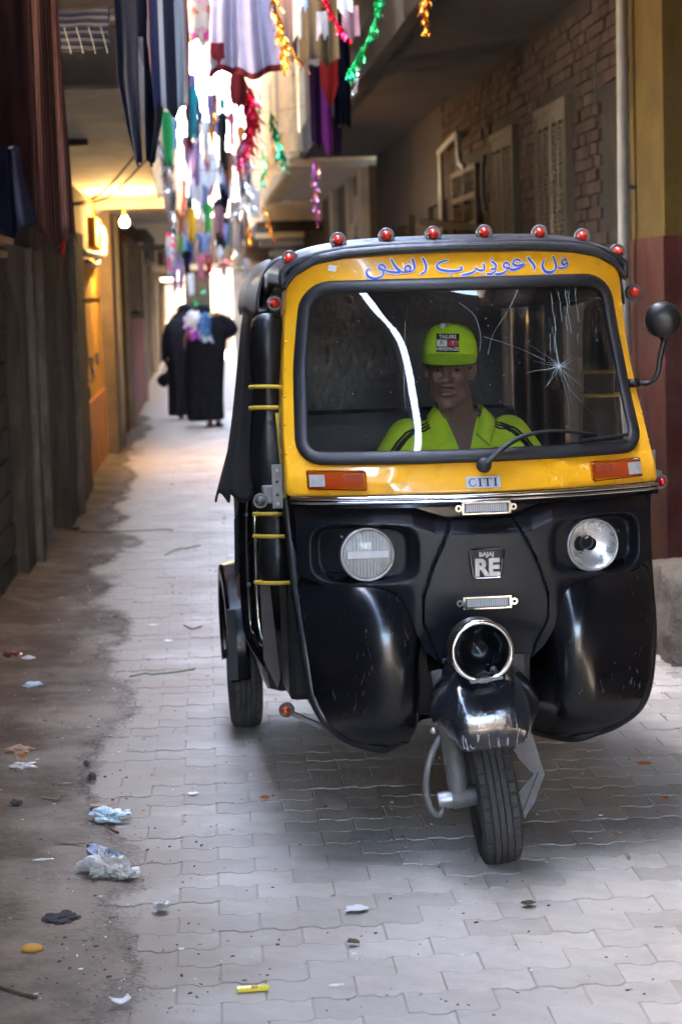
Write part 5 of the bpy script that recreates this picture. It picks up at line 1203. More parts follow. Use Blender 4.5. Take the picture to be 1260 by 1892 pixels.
# polo shirt
s_ = MB(); R = []
for z, rx, ry, cy in ((.60,.185,.150,.06),(.70,.185,.148,.06),(.80,.176,.136,.05),(.95,.182,.134,.03),(1.06,.194,.128,.015),(1.13,.199,.112,.01),(1.18,.178,.092,.01),(1.212,.118,.074,.006),(1.228,.080,.066,.004)):
    R.append([(rx*math.cos(a)*(1+.02*math.sin(5*a+z*20)), cy + ry*math.sin(a)*(1+.03*math.sin(4*a+z*13)), z) for a in [6.283*k/36 for k in range(36)]])
s_.rings(R, True, True)
for sx in (-1, 1): limb(s_, [(sx*.165,.01,1.155),(sx*.222,-.01,1.07),(sx*.252,-.05,.985)], [.072,.070,.066])
sm_ = remesh(s_, .008, 4, .5)
cutz = 1.236
sh_o = sm_.build('polo_shirt', 'neon_cloth', drv, smooth=True)
bv = BVHTree.FromPolygons([tuple(v) for v in sm_.v], sm_.f)
def strip_on(path, w, off, nm, mt, par):
    P = catmull(path, 8); n = len(P); V = []
    for i, p in enumerate(P):
        t = (P[min(i+1, n-1)] - P[max(i-1, 0)]).normalized()
        loc, nor, _, _ = bv.find_nearest(p); s2 = t.cross(nor).normalized()
        for k in (-1, 1):
            l2, n2, _, _ = bv.find_nearest(loc + s2 * w * .5 * k); V.append(l2 + n2 * off)
    q = MB(); q.add(V, [(2*i, 2*i+1, 2*i+3, 2*i+2) for i in range(n-1)]); return q.build(nm, mt, par, smooth=True)
for sx in (-1, 1):
    for k in range(3):
        d = (k - 1) * .017
        strip_on([(sx*.085,-.045 + d,1.225),(sx*.13,-.05 + d*1.1,1.20),(sx*.18,-.052 + d*1.2,1.165),(sx*.225,-.06 + d*1.2,1.11),(sx*.25,-.085 + d,1.05),(sx*.262,-.10 + d,1.0)], .008, .0025, 'stripe', 'stripe_black', sh_o)
# open collar and neck opening
for sx in (-1, 1):
    q = MB(); P = [[(sx*.070,.030,1.262),(sx*.078,-.010,1.258),(sx*.068,-.055,1.245),(sx*.040,-.098,1.175)], [(sx*.088,.032,1.235),(sx*.104,-.02,1.228),(sx*.106,-.075,1.205),(sx*.082,-.112,1.135)]]
    A = catmull(P[0], 6); B = catmull(P[1], 6); q.add(A + B, [(i, i+1, len(A)+i+1, len(A)+i) for i in range(len(A)-1)]); q.build('collar', 'neon_cloth', sh_o, smooth=True, solid=.005)
q = MB()
def vneck(u, v):
    z = lerp(1.240, 1.085, v); w = lerp(.060, .006, v ** .8); x = lerp(-w, w, u); loc, nor, _, _ = bv.ray_cast(Vector((x, -.4, z)), Vector((0, 1, 0))); return (loc + Vector((0, -.004, 0))) if loc is not None and loc.y < .02 else Vector((x, -.048 - .02*v, z))
q.grid(vneck, 9, 12); q.build('open_chest', 'skin_dark', drv, smooth=True)

# --- two women walking away in black robes
def robe(m, rings, n=44, fold=.02, seed=0):
    R = []
    for z, cx, cy, rx, ry in rings:
        k = max(0, 1.25 - z) / 1.25
        R.append([(cx + rx*math.cos(a)*(1 + fold*k*2.2*math.sin(7*a + seed + z*1.5) + fold*math.sin(3*a + z*4 + seed)), cy + ry*math.sin(a)*(1 + fold*k*2.5*math.sin(8*a + seed*2 - z*2)), z) for a in [6.283*q/n for q in range(n)]])
    m.rings(R, True, True)
pA = at_z(386, 789, 0)
wa = thing('person', 'woman in black robe walking away with one arm raised to a bundle', 'person', (pA.x - .03, pA.y, 0)); wa.scale = (1.12, 1.05, 1.0)
m = MB(); robe(m, [(.085,-.015,0,.185,.19),(.12,-.015,0,.195,.20),(.3,-.02,0,.20,.19),(.55,-.01,0,.21,.185),(.8,.01,.0,.22,.18),(1.0,.035,.01,.225,.165),(1.15,.05,.03,.22,.15),(1.26,.05,.06,.20,.135),(1.33,.05,.09,.15,.11),(1.38,.04,.11,.08,.07)], seed=1, fold=.045)
limb(m, [(.14,.04,1.24),(.24,.02,1.17),(.295,.02,1.19)], [.09,.10,.095]); limb(m, [(.295,.02,1.19),(.26,.02,1.28),(.20,.03,1.345)], [.095,.08,.045])
robe_o = remesh(m, .014, 4).build('robe', 'abaya', wa, smooth=True)
m = MB()                                                       # body under the robe
limb(m, [(0,.05,.9),(.02,.05,1.1),(.03,.08,1.25)], [.12,.11,.10]); m.ball((.02,.16,1.40), .075,.085,.10); limb(m, [(.03,.10,1.3),(.025,.13,1.36)], [.05,.05])
limb(m, [(.14,.05,1.25),(.27,.03,1.2)], [.05,.04]); limb(m, [(.27,.03,1.2),(.19,.03,1.36),(.13,.02,1.385)], [.04,.028,.024]); hand(m, (.15,.02,1.385), (-1,-.1,-.05), 1, .25)
for sx, fy in ((.04, -.02), (.135, .10)):
    limb(m, [(sx,.05,.85),(sx,.03,.45),(sx,fy,.10)], [.085,.055,.035]); limb(m, [(sx,fy+.01,.055),(sx+.005,fy+.08,.032),(sx+.01,fy+.15,.024)], [.034,.033,.024])
limb(m, [(-.12,.05,1.25),(-.18,.06,1.05),(-.16,.15,.9)], [.05,.04,.03]); hand(m, (-.16,.15,.9), (0,1,0), 1)
remesh(m, .008, 3).build('body', 'skin', wa, smooth=True)
m = MB(); m.ball((.015,.17,1.40), .098,.11,.118); m.ball((.02,.12,1.32), .13,.11,.10); remesh(m, .012, 4).build('headscarf', 'abaya_scarf', wa, smooth=True)
for sx, fy in ((.04, -.02), (.135, .10)):
    q = MB(); q.box(sx-.04, sx+.05, fy-.06, fy+.19, .001, .028, bev=.01); q.build('sandal', 'dark_wood', wa)
pB = at_z(343, 774, 0)
wb = thing('person', 'woman in black robe bent forward, behind and left of the other woman', 'person', (pB.x, pB.y, 0)); wb.scale = (1.1, 1.05, 1.0)
m = MB(); robe(m, [(.05,.02,0,.20,.19),(.09,.02,0,.205,.19),(.35,.02,0,.20,.18),(.7,.0,.0,.195,.175),(.95,-.02,.01,.19,.16),(1.15,-.03,.05,.185,.15),(1.28,-.02,.10,.16,.13),(1.36,.0,.14,.10,.10)], seed=4, fold=.045)
limb(m, [(-.14,.05,1.2),(-.19,.03,1.0),(-.185,.02,.82)], [.075,.07,.065]); limb(m, [(-.185,.02,.82),(-.175,.02,.74)], [.065,.05])
remesh(m, .014, 4).build('robe', 'abaya_worn', wb, smooth=True)
m = MB(); limb(m, [(0,.05,.9),(0,.05,1.1),(0,.10,1.28)], [.12,.11,.09]); m.ball((.03,.20,1.39), .075,.085,.10); limb(m, [(0,.12,1.3),(.02,.17,1.36)], [.05,.05])
limb(m, [(-.14,.05,1.2),(-.19,.03,.98),(-.18,.02,.72)], [.045,.036,.025]); hand(m, (-.18,.02,.73), (0,0,-1.0), 1, .2)
limb(m, [(.14,.05,1.2),(.19,.08,1.0),(.17,.15,.9)], [.045,.036,.025]); hand(m, (.17,.15,.9), (0,1,0), -1)
for sx, fy in ((-.06, .05), (.08, -.02)): limb(m, [(sx,.05,.85),(sx,.03,.45),(sx,fy,.09)], [.085,.055,.035]); limb(m, [(sx,fy+.01,.05),(sx,fy+.08,.03),(sx,fy+.15,.022)], [.034,.033,.024])
remesh(m, .008, 3).build('body', 'skin', wb, smooth=True)
m = MB(); m.ball((.03,.19,1.40), .098,.11,.118); m.ball((.0,.13,1.30), .14,.12,.11); remesh(m, .012, 4).build('headscarf', 'abaya_scarf', wb, smooth=True)
# handbag
q = MB(); q.grid(lambda u, v: (pB.x - .235 + (.115 + .02*math.sin(6.28*u*2)) * math.cos(6.283*u) * abs(math.sin(3.1416*v))**.5, pB.y + .02 + .055*math.sin(6.283*u)*abs(math.sin(3.1416*v))**.5, .64 - .20*v + .02*math.cos(6.283*u)), 24, 12, closed_u=True)
q.tube(catmull([(pB.x-.28,pB.y+.02,.63),(pB.x-.22,pB.y+.02,.72),(pB.x-.17,pB.y+.02,.635)], 6), .008, 6); tag(q.build('handbag', 'abaya_scarf', smooth=True), 'soft black handbag hanging from the left woman\'s hand', 'handbag')
q = MB(); q.ball((pB.x - .19, pB.y - .05, .80), .022, .012, .03, 12, 8); mat('paper_white', (.78,.78,.78), (.7,.7,.7), scale=20, rough=.7, bump=.1); tag(q.build('paper_packet', 'paper_white', smooth=True), 'small white packet at the left woman\'s wrist', 'packet')
# bundle on the shoulder
ramp_mat('check_blue', 'X', 1, [(0,(.08,.20,.42)),(.35,(.35,.50,.62)),(.55,(.04,.10,.25)),(.8,(.55,.62,.66))], kind='blob', scale=22)
ramp_mat('print_purple', 'X', 1, [(0,(.25,.04,.42)),(.4,(.62,.12,.42)),(.62,(.75,.62,.62)),(.8,(.35,.08,.50))], kind='blob', scale=11)
bb_ = thing('cloth_bundle', 'blue checked and purple cloth bundle carried on the woman\'s shoulder', 'bundle')
def drape(x0, x1, z0, z1, y0, ph, mt, nm, skew):
    m = MB(); m.grid(lambda u, v: (pA.x + lerp(x0, x1, u) + skew*v + .012*math.sin(v*7+ph), pA.y + y0 - .03*math.sin(3.14*u) - .05*math.sin(2.6*v) - .014*math.sin(u*15+ph+v*3), lerp(z0, z1, v) - .03*abs(u-.5) + .012*math.sin(u*11+ph)), 24, 24); return m.build(nm, mt, bb_, smooth=True, solid=.02)
drape(-.11, .055, 1.405, 1.06, -.155, .5, 'check_blue', 'checked_cloth', .03); drape(-.265, -.10, 1.37, 1.09, -.135, 2.0, 'print_purple', 'purple_cloth', .06); drape(-.20, -.06, 1.43, 1.25, -.16, 4.0, 'paper_white', 'pale_cloth', -.05)
q = MB(); q.ball((pA.x + .075, pA.y - .06, 1.375), .045, .04, .035, 14, 10); tag(q.build('yellow_fruit', 'strap_yellow', smooth=True), 'yellow round thing held beside the raised hand', 'fruit')

# ================================================================== hanging laundry
random.seed(9)
def cloth_mat(nm, c, rough=.85): return mat(nm, c, tuple(x * .85 for x in c), scale=12, rough=rough, bump=.2, bscale=90)
SHIRT = [(0,.42),(.03,.5),(.10,1.0),(.34,.98),(.36,.60),(1,.64)]
def hang(px0, px1, py0, py1, Y, mt, label, nm='garment', cat='garment', shape=(1.0, 1.0), folds=2.5, amp=.05, hem=.02, seed=0, group=None, yrot=0.0, sub=None, taper=None):
    """cloth hanging from its upper edge; the bounds are measured at depth Y"""
    a = at_y(px0, py0, Y); c = at_y(px1, py0, Y); d = at_y((px0+px1)/2, py1, Y); W = (c - a).length; H = a.z - d.z; cx = (a.x + c.x)/2; zt = (a.z + c.z)/2
    o0 = Vector((cx, Y, zt)); rs = random.Random(seed + int(px0) * 7 + int(py1)); ph = rs.uniform(0, 6); f2 = folds * rs.uniform(1.6, 2.2)
    def fn(u, v):
        w = itp(v, taper) if taper else lerp(shape[0], shape[1], v); s = u - .5
        x = s * W * w + .015 * math.sin(v * 5 + ph) * W; yv = amp * (math.sin(u*6.283*folds + ph + v*1.2) + .5*math.sin(u*6.283*f2 + 2*ph)) * (.35 + .65*v)
        z = -H * v - hem * (math.sin(u*6.283*1.5 + ph) + .4*math.sin(u*20 + ph)) * v * v + .01 * H * math.sin(u*9)
        return (x + yv * yrot, yv, z)
    m = MB(); nu = 36 if W > .12 else 16; nv = 30 if H > .3 else 14; m.grid(fn, nu, nv)
    if nm == 'trousers' and W > .02:
        keep = [k for k, f in enumerate(m.f) if not (abs((k % (nu-1)) + .5 - (nu-1)/2) < max(.6, nu*.035) and (k // (nu-1)) > nv*.30)]; m.f = [m.f[k] for k in keep]; m.m = [m.m[k] for k in keep]
    o = m.build(nm, mt, None, smooth=True, solid=.005); o.location = o0; tag(o, label, cat, group)
    return o, fn
# line helper
mat('rope', (.25,.22,.17), rough=.9)
ramp_mat('galabeya', 'X', 5.6, [(0,(.010,.011,.02)),(.30,(.17,.185,.20)),(.56,(.010,.011,.03)),(.585,(.20,.09,.06)),(.61,(.010,.011,.03)),(.86,(.14,.155,.17))], phase=.13)
ramp_mat('navy_stripe', 'X', 9, [(0,(.004,.0045,.009)),(.55,(.013,.0135,.018)),(.75,(.005,.005,.010))], wobble=.2)
ramp_mat('floral', 'X', 1, [(0,(.38,.32,.25)),(.35,(.45,.04,.17)),(.52,(.38,.30,.24)),(.68,(.36,.12,.06)),(.82,(.38,.2,.2))], kind='blob', scale=26)
ramp_mat('kilim', 'X', 34, [(0,(.028,.0035,.0045)),(.4,(.055,.040,.027)),(.55,(.02,.003,.0045)),(.8,(.042,.026,.017))], wobble=.6)
ramp_mat('rug_stripe', 'Z', 28, [(0,(.075,.068,.068)),(.45,(.007,.007,.02)),(.7,(.04,.036,.04)),(.85,(.006,.006,.015))], wobble=.8)
cloth_mat('lilac', (.31,.27,.34)); cloth_mat('dark_red', (.09,.008,.012)); cloth_mat('maroon_dark', (.009,.002,.002)); cloth_mat('khaki', (.13,.085,.042)); cloth_mat('peach', (.26,.14,.10)); cloth_mat('red_cloth', (.30,.018,.014))
cloth_mat('purple', (.23,.03,.18)); cloth_mat('dark_plum', (.035,.010,.035)); cloth_mat('navy', (.005,.006,.016)); cloth_mat('denim', (.06,.11,.24)); cloth_mat('white_cloth', (.80,.80,.80)); cloth_mat('grey_cloth', (.30,.28,.28)); cloth_mat('brown_cloth', (.20,.11,.08))
cloth_mat('green_cloth', (.05,.40,.13)); cloth_mat('lime', (.35,.50,.12)); cloth_mat('sky_cloth', (.30,.42,.66)); cloth_mat('mauve', (.34,.20,.24)); cloth_mat('black_cloth', (.02,.02,.024)); cloth_mat('teal', (.03,.33,.36)); cloth_mat('pink', (.62,.18,.28)); cloth_mat('violet', (.36,.26,.52)); cloth_mat('yellow_cloth', (.75,.50,.05)); cloth_mat('orange_cloth', (.65,.22,.05)); cloth_mat('beige', (.45,.38,.30))
ramp_mat('pajama', 'X', 1, [(0,(.20,.32,.62)),(.5,(.60,.06,.14)),(.75,(.45,.5,.7))], kind='blob', scale=16)

hang(-60, 52, -60, 405, 10.2, 'maroon_dark', 'very dark red blanket hanging at the left edge over the shelf', 'blanket', 'blanket', folds=1.6, amp=.05)
hang(-50, 62, 270, 425, 9.9, 'navy', 'dark navy knitted cloth lying over the shelf boards', 'knitted_cloth', 'cloth', shape=(.5,1.0), folds=1.3, amp=.05)
o, fn = hang(52, 106, -60, 440, 10.6, 'kilim', 'red and beige woven rug with fringe hanging at the left', 'woven_rug', 'rug', shape=(.9,1.45), folds=1.2, amp=.03)
q = MB(); rr = random.Random(2)
for k in range(36):
    p = Vector(fn(k/35, 1)); q.tube([p, p + Vector((rr.uniform(-.006,.006), 0, -.02)), p + Vector((rr.uniform(-.01,.01), 0, -.045))], [.002,.0018,.0012], 4)
q.build('fringe', 'kilim', o, kind='stuff')
hang(108, 122, 425, 470, 10.7, 'red_cloth', 'small bright red rag below the fringed rug', 'rag', 'rag', shape=(1,.3), folds=.6, amp=.01)
# folded striped rug over a pole
b = MB(); b.grid(lambda u, v: (lerp(-.80,-.42,u), 11.1 + .10*math.cos(6.283*v), 3.0 + .10*math.sin(6.283*v) - .03*math.sin(u*3) ), 24, 20); ro = b.build('folded_rug', 'rug_stripe', smooth=True); tag(ro, 'navy and grey striped rug folded over a pole, top left', 'rug')
b = MB(); b.tube([(-1.4,11.1,3.02),(-.3,11.1,3.0)], .02, 8); b.build('pole', 'dark_wood', ro)
for k in range(6):
    x = -.76 + k*.06; b = MB(); b.tube(catmull([(x,11.0,2.98),(x+.02,10.99,2.90),(x+.03,11.0,2.85)], 4), .002, 4); b.build('loose_thread', 'rope', ro)
hang(206, 305, -60, 300, 10.9, 'navy_stripe', 'long black trousers hanging with faint grey stripes', 'trousers', 'trousers', taper=[(0,1),(.55,1),(.8,.72),(1,.42)], folds=1.6, amp=.045, yrot=.25)
hang(268, 346, -60, 203, 10.7, 'galabeya', 'pale grey and navy broad striped robe hanging overhead', 'striped_robe', 'robe', taper=[(0,.9),(.5,1),(1,.82)], folds=.9, amp=.03)
hang(336, 386, -60, 78, 12.2, 'floral', 'pink floral cloth hanging beside the striped robe', 'floral_cloth', 'cloth', folds=1, amp=.03)
o, fn = hang(380, 512, -80, 128, 12.0, 'lilac', 'pale lilac skirt with dark red hem hanging overhead', 'skirt', 'skirt', taper=[(0,.75),(.5,.9),(1,1.05)], folds=2.2, amp=.05)
q = MB(); q.grid(lambda u, v: (lambda p: (p[0]*1.01, p[1] - .004, p[2] - .035*v))(fn(u, .985)), 40, 4); q.build('hem', 'dark_red', o, smooth=True, solid=.006)
hang(388, 414, 78, 112, 11.9, 'dark_red', 'dark red pocket flap beneath the lilac skirt', 'cloth_flap', 'cloth', folds=.8, amp=.01)
hang(422, 456, 128, 198, 13.5, 'dark_red', 'dark red and brown sleeve dangling under the lilac skirt', 'sleeve', 'sleeve', taper=[(0,.7),(.5,1),(.85,.9),(1,.45)], folds=.7, amp=.03)
hang(504, 552, -60, 108, 13.2, 'peach', 'dull peach cloth hanging right of the lilac skirt', folds=1.0, amp=.03, shape=(1,.7))
hang(538, 556, -60, 68, 13.0, 'beige', 'narrow beige towel edge above the tan cloth', 'towel', 'towel', folds=.6, amp=.02)
hang(550, 622, -60, 112, 13.6, 'khaki', 'tan brown cloth hanging from the balcony edge', folds=1.2, amp=.05)
hang(553, 566, -60, 14, 12.8, 'sky_cloth', 'pale mint scrap at the top edge of the picture', 'scrap', 'cloth', folds=.5, amp=.01)
hang(584, 606, 20, 66, 12.8, 'grey_cloth', 'small grey lace sock hanging below the red tinsel', 'sock', 'sock', folds=.8, amp=.01)
hang(622, 650, -40, 22, 13.2, 'white_cloth', 'white pouch hanging by the green tinsel', 'pouch', 'pouch', folds=.7, amp=.01)
hang(590, 624, 100, 192, 17.5, 'red_cloth', 'red cloth with a pointed hem hanging at the balcony', taper=[(0,1),(.6,.95),(1,.25)], folds=.8, amp=.03)
hang(592, 614, 150, 288, 18.5, 'purple', 'purple cloth strip hanging lowest from the balcony', taper=[(0,1),(.8,.9),(1,.4)], folds=.6, amp=.03)
hang(570, 596, 120, 268, 19.0, 'dark_plum', 'dark plum dress hanging behind the purple strip', 'dress', 'dress', folds=.9, amp=.04)
hang(612, 644, 20, 232, 18.0, 'navy', 'long navy garment hanging against the balcony edge', folds=1.2, amp=.05)
hang(612, 632, 215, 285, 18.2, 'dark_plum', 'ragged wine coloured shawl end below the navy garment', 'shawl', 'shawl', shape=(1,.6), folds=1.0, amp=.03)
hang(632, 662, 10, 70, 14.5, 'mauve', 'mauve cloth beneath the green tinsel', folds=1.0, amp=.03)
# garments further along, small in the bright gap: (px0, px1, py0, py1, Y, material, label, name)
FAR = [
 (340,356,190,275,22,'dark_red','dark red shirt hanging below the striped robe','shirt'), (352,370,175,282,23,'denim','blue denim trousers hanging beside the dark red shirt','trousers'),
 (366,376,205,245,26,'brown_cloth','tan brown vest small in the bright gap','vest'), (372,384,240,265,28,'teal','teal scrap between the white cloths','scrap'),
 (404,416,180,205,30,'teal','teal towel at the back of the bright gap','towel'), (402,420,205,262,30,'navy','navy shirt at the back of the bright gap','shirt'),
 (328,344,330,390,22,'mauve','mauve sleeve beside the silver tinsel','sleeve'), (324,346,385,432,24,'brown_cloth','brownish vest under the mauve sleeve','vest'),
 (305,322,428,510,24,'pajama','blue and red patterned pyjama leg at the left','pyjamas'), (320,332,430,480,26,'grey_cloth','grey sock rag right of the pyjama leg','rag'), (327,338,432,462,25,'lime','small lime green rag','rag'),
 (318,338,478,535,27,'violet','grey violet trousers hanging lowest at the left','trousers'), (336,352,462,505,28,'dark_plum','dark plum vest above the women','vest'),
 (374,392,375,428,25,'green_cloth','bright green vest in the middle of the gap','vest'), (346,362,385,445,26,'yellow_cloth','pale yellow dress in the middle of the gap','dress'),
 (360,392,430,465,29,'sky_cloth','pale blue shirt spread beneath the green vest','shirt'), (394,412,380,432,27,'mauve','dull pink trousers beside the black shirt','trousers'), (392,420,365,455,30,'black_cloth','black shirt in the gap','shirt'),
 (412,420,412,445,28,'violet','lavender scrap beside the black shirt','scrap'), (422,444,370,465,26,'grey_cloth','long grey trousers hanging right of the black shirt','trousers'),
 (446,458,368,440,28,'beige','beige trouser leg beside the grey trousers','trousers'), (458,472,340,400,29,'white_cloth','white trouser leg near the balcony','trousers'),
 (420,434,205,270,24,'pink','pale orange pink shirt under the red tinsel','shirt'), (436,452,230,285,26,'orange_cloth','orange red shirt beside the red tinsel','shirt'),
 (384,396,195,262,24,'yellow_cloth','yellow strip of cloth hanging in the bright gap','strip'),
 (366,400,280,345,28,'white_cloth','white sheet nearest the middle of the gap','sheet'), (398,432,300,372,31,'white_cloth','large white sheet behind the blue basin','sheet'), (432,462,290,365,30,'white_cloth','white shirt at the right of the gap','shirt'),
 (350,372,300,370,27,'white_cloth','white pillow case at the left of the gap','pillow case'), (344,362,135,180,20,'violet','pale violet cloth below the floral one','cloth'), (376,390,330,362,33,'brown_cloth','brown and red rag in the white wash','rag'),
 (450,470,300,350,33,'white_cloth','white vest beneath the sunlit balcony','vest'), (344,352,255,330,24,'pink','pink stocking at the left of the gap','stocking'), (462,480,350,400,31,'white_cloth','white sleeve hanging at the balcony corner','sleeve'),
 (396,416,442,475,36,'white_cloth','white vest low above the gateway','vest'), (362,378,470,512,38,'pink','pink shirt low above the women','shirt'), (380,392,470,505,40,'red_cloth','red rag low above the gateway','rag'), (346,358,505,545,42,'white_cloth','white rag low above the far doorway','rag')]
for (x0, x1, y0, y1, Y, mt, lab, nm) in FAR:
    hang(x0, x1, y0, y1, Y, mt, lab, nm.replace(' ', '_'), nm, taper=SHIRT if nm in ('shirt','vest') else [(0, random.uniform(.6,1)), (.3, 1), (1, random.uniform(.6,1))], folds=random.uniform(.6,1.4), amp=.04, hem=.03)
COLS = [('maroon','dark_red'),('blue','denim'),('white','white_cloth'),('grey','grey_cloth'),('green','green_cloth'),('black','black_cloth'),('mauve','mauve'),('teal','teal'),('beige','beige'),('brown','brown_cloth'),('navy','navy'),('violet','violet'),('pink','pink'),('pale blue','sky_cloth')]
KND = ['shirt','trousers','towel','vest','skirt','sleeve']
rs = random.Random(44); ORD = ['nearest', 'second', 'third', 'fourth', 'fifth', 'sixth', 'seventh', 'farthest']
for r_, (Y, ya, yb, hmin, hmax) in enumerate([(19.5,150,230,60,110),(22.5,200,280,50,90),(25.5,240,310,45,80),(28.5,280,340,40,75),(32,320,380,40,65),(36,360,420,35,60),(40,400,450,30,55),(45,440,480,28,45)]):
    cols = COLS[:]; rs.shuffle(cols)
    for k in range(5):
        px = 305 + k * 34 + rs.uniform(-9, 9); w = rs.uniform(11, 24); y0 = rs.uniform(ya, yb); cn, cm = cols[k]; kd = rs.choice(KND)
        hang(px, px + w, y0, y0 + rs.uniform(hmin, hmax), Y + rs.uniform(-.3,.3), cm, '%s %s on the %s row of washing in the bright gap' % (cn, kd, ORD[r_]), kd, kd, taper=SHIRT if kd in ('shirt','vest') else [(0, rs.uniform(.5,1)), (.25, 1), (.6, rs.uniform(.7,1)), (1, rs.uniform(.45,1))], folds=rs.uniform(.7,1.6), amp=.05, hem=.05, seed=k, group='small washing in the bright gap')
# hanging basins
for i, (px, py, Y, mt, lab) in enumerate([(432,295,29,'sky_cloth','blue plastic basin hanging in the bright gap'), (408,305,30,'white_cloth','white plastic basin hanging in the bright gap')]):
    p = at_y(px, py, Y); b = MB(); b.lathe([(.001,-.05),(.09,-.05),(.125,.03),(.14,.032),(.128,.025),(.095,-.04),(.001,-.04)], p, (.15,-.5,1), 24); tag(b.build('basin', mt, smooth=True), lab, 'basin')
# clothes lines across the alley
for i, (Y, z, sag) in enumerate([(12.1,3.55,.02),(13.3,3.45,.02),(18.3,3.75,.05),(22.5,3.55,.10),(26,3.3,.10),(29,3.35,.12),(24.2,3.05,.08),(27.5,2.75,.06),(38,2.75,.1)]):
    b = MB(); b.tube(catmull([(-.45,Y,z),(.45,Y,z-sag),(1.3,Y,z)], 6), .004, 5)
    tag(b.build('clothes_line', 'rope'), 'thin clothes line across the alley, %s' % ['lilac skirt, nearest', 'tan cloth, second nearest', 'balcony, third nearest', 'denim, fourth nearest', 'white sheets, fifth', 'basin, sixth', 'pyjama, lower', 'violet trousers, lower', 'last low'][i], 'clothes line', 'clothes lines across the alley')

# ================================================================== tinsel garlands
def foil(nm, c): return mat(nm, c, tuple(min(1, x*1.25) for x in c), scale=40, rough=.18, metal=.9)
foil('foil_gold', (.85,.42,.05)); foil('foil_red', (.75,.03,.08)); foil('foil_green', (.04,.55,.20)); foil('foil_silver', (.82,.83,.85)); foil('foil_pink', (.75,.30,.60)); foil('foil_orange', (.70,.28,.04))
def tinsel(pts, Y, mt, label, L=.05, dens=60, spread=.5, seed=0, tails=0, r=.004):
    rs = random.Random(seed); C = catmull([tuple(at_y(px, py, Y + rs.uniform(-.1,.1))) for px, py in pts], 10); m = MB(); m.tube(C, r, 5); n = len(C)
    for k in range(dens):
        i = rs.randrange(n); p = C[i].copy(); t = (C[min(i+1,n-1)] - C[max(i-1,0)]).normalized()
        d = (t * rs.uniform(.2, 1.0) + Vector((rs.uniform(-1,1), rs.uniform(-1,1), rs.uniform(-1.2,.3))) * spread).normalized(); s = d.orthogonal().normalized(); s.rotate(Matrix.Rotation(rs.uniform(0, 6.28), 3, d)); w = rs.uniform(.003, .008); P = [p]
        for q in range(3): d = (d + Vector((rs.uniform(-.4,.4), rs.uniform(-.4,.4), -.35))).normalized(); P.append(P[-1] + d * L * rs.uniform(.6,1.2) / 3)
        V = []
        for q, a in enumerate(P): s.rotate(Matrix.Rotation(rs.uniform(-.9,.9), 3, d)); V += [a - s*w, a + s*w]
        m.add(V, [(2*q, 2*q+1, 2*q+3, 2*q+2) for q in range(3)])
    o = m.build('tinsel_garland', mt); return tag(o, label, 'garland')
tinsel([(502,-20),(512,30),(520,70),(528,115)], 11.5, 'foil_gold', 'gold orange tinsel hanging in front of the peach cloth', L=.10, dens=70, spread=.25, seed=1)
tinsel([(520,60),(545,100),(574,136)], 11.5, 'foil_orange', 'thin orange foil strand trailing from the gold tinsel', L=.05, dens=14, spread=.2, seed=2)
tinsel([(594,-20),(612,25),(640,66)], 12.0, 'foil_red', 'crimson tinsel at the top of the picture', L=.06, dens=70, spread=.4, seed=3)
tinsel([(704,-20),(695,30),(672,85),(645,130)], 12.0, 'foil_green', 'emerald green tinsel hanging beside the balcony', L=.085, dens=130, spread=.3, seed=4)
tinsel([(790,-20),(785,15),(790,45)], 12.2, 'foil_orange', 'orange foil tassel at the top, against the dark ceiling', L=.09, dens=40, spread=.35, seed=5)
tinsel([(662,118),(660,150),(652,172)], 14.0, 'foil_silver', 'small silver tinsel tail below the green tinsel', L=.05, dens=16, spread=.4, seed=6)
tinsel([(455,150),(468,200),(462,250),(448,285)], 16.5, 'foil_red', 'bushy red tinsel under the lilac skirt', L=.17, dens=190, spread=.7, seed=7)
tinsel([(500,205),(508,245),(528,300)], 17.0, 'foil_green', 'light green tinsel against the sunlit balcony', L=.12, dens=70, spread=.5, seed=8)
tinsel([(484,275),(490,300),(484,330)], 20.0, 'foil_green', 'faint green tinsel left of the balcony bricks', L=.12, dens=30, spread=.5, seed=9)
tinsel([(292,242),(298,290),(312,340),(320,420)], 18.0, 'foil_silver', 'long silver tinsel hanging along the left ceiling edge', L=.13, dens=90, spread=.3, seed=10)
tinsel([(580,290),(581,330),(586,400)], 18.5, 'foil_pink', 'pink tinsel drop hanging from a string under the balcony', L=.10, dens=60, spread=.5, seed=11, r=.003)
tinsel([(484,372),(496,405),(506,440)], 22.0, 'foil_gold', 'dull gold tinsel strand near the far ceiling', L=.10, dens=26, spread=.3, seed=12)
tinsel([(390,125),(396,180),(392,250)], 17.0, 'foil_gold', 'yellow gold tinsel in the bright gap', L=.12, dens=50, spread=.3, seed=13)
tinsel([(455,400),(462,440)], 24.0, 'foil_gold', 'pale gold tinsel scrap beside the beige trouser leg', L=.14, dens=30, spread=.3, seed=14)
tinsel([(372,480),(395,500),(412,480)], 30.0, 'foil_red', 'red tinsel swag low above the women', L=.2, dens=50, spread=.6, seed=15)
tinsel([(356,545),(362,560),(372,540)], 34.0, 'foil_green', 'green ribbon just above the women', L=.15, dens=24, spread=.5, seed=16)
tinsel([(430,455),(440,475)], 24.0, 'foil_silver', 'silver tinsel at the hem of the grey trousers', L=.16, dens=40, spread=.4, seed=17)
tinsel([(455,320),(452,360),(440,385)], 25.0, 'foil_silver', 'silver tinsel mass beneath the white shirt', L=.2, dens=90, spread=.6, seed=18)

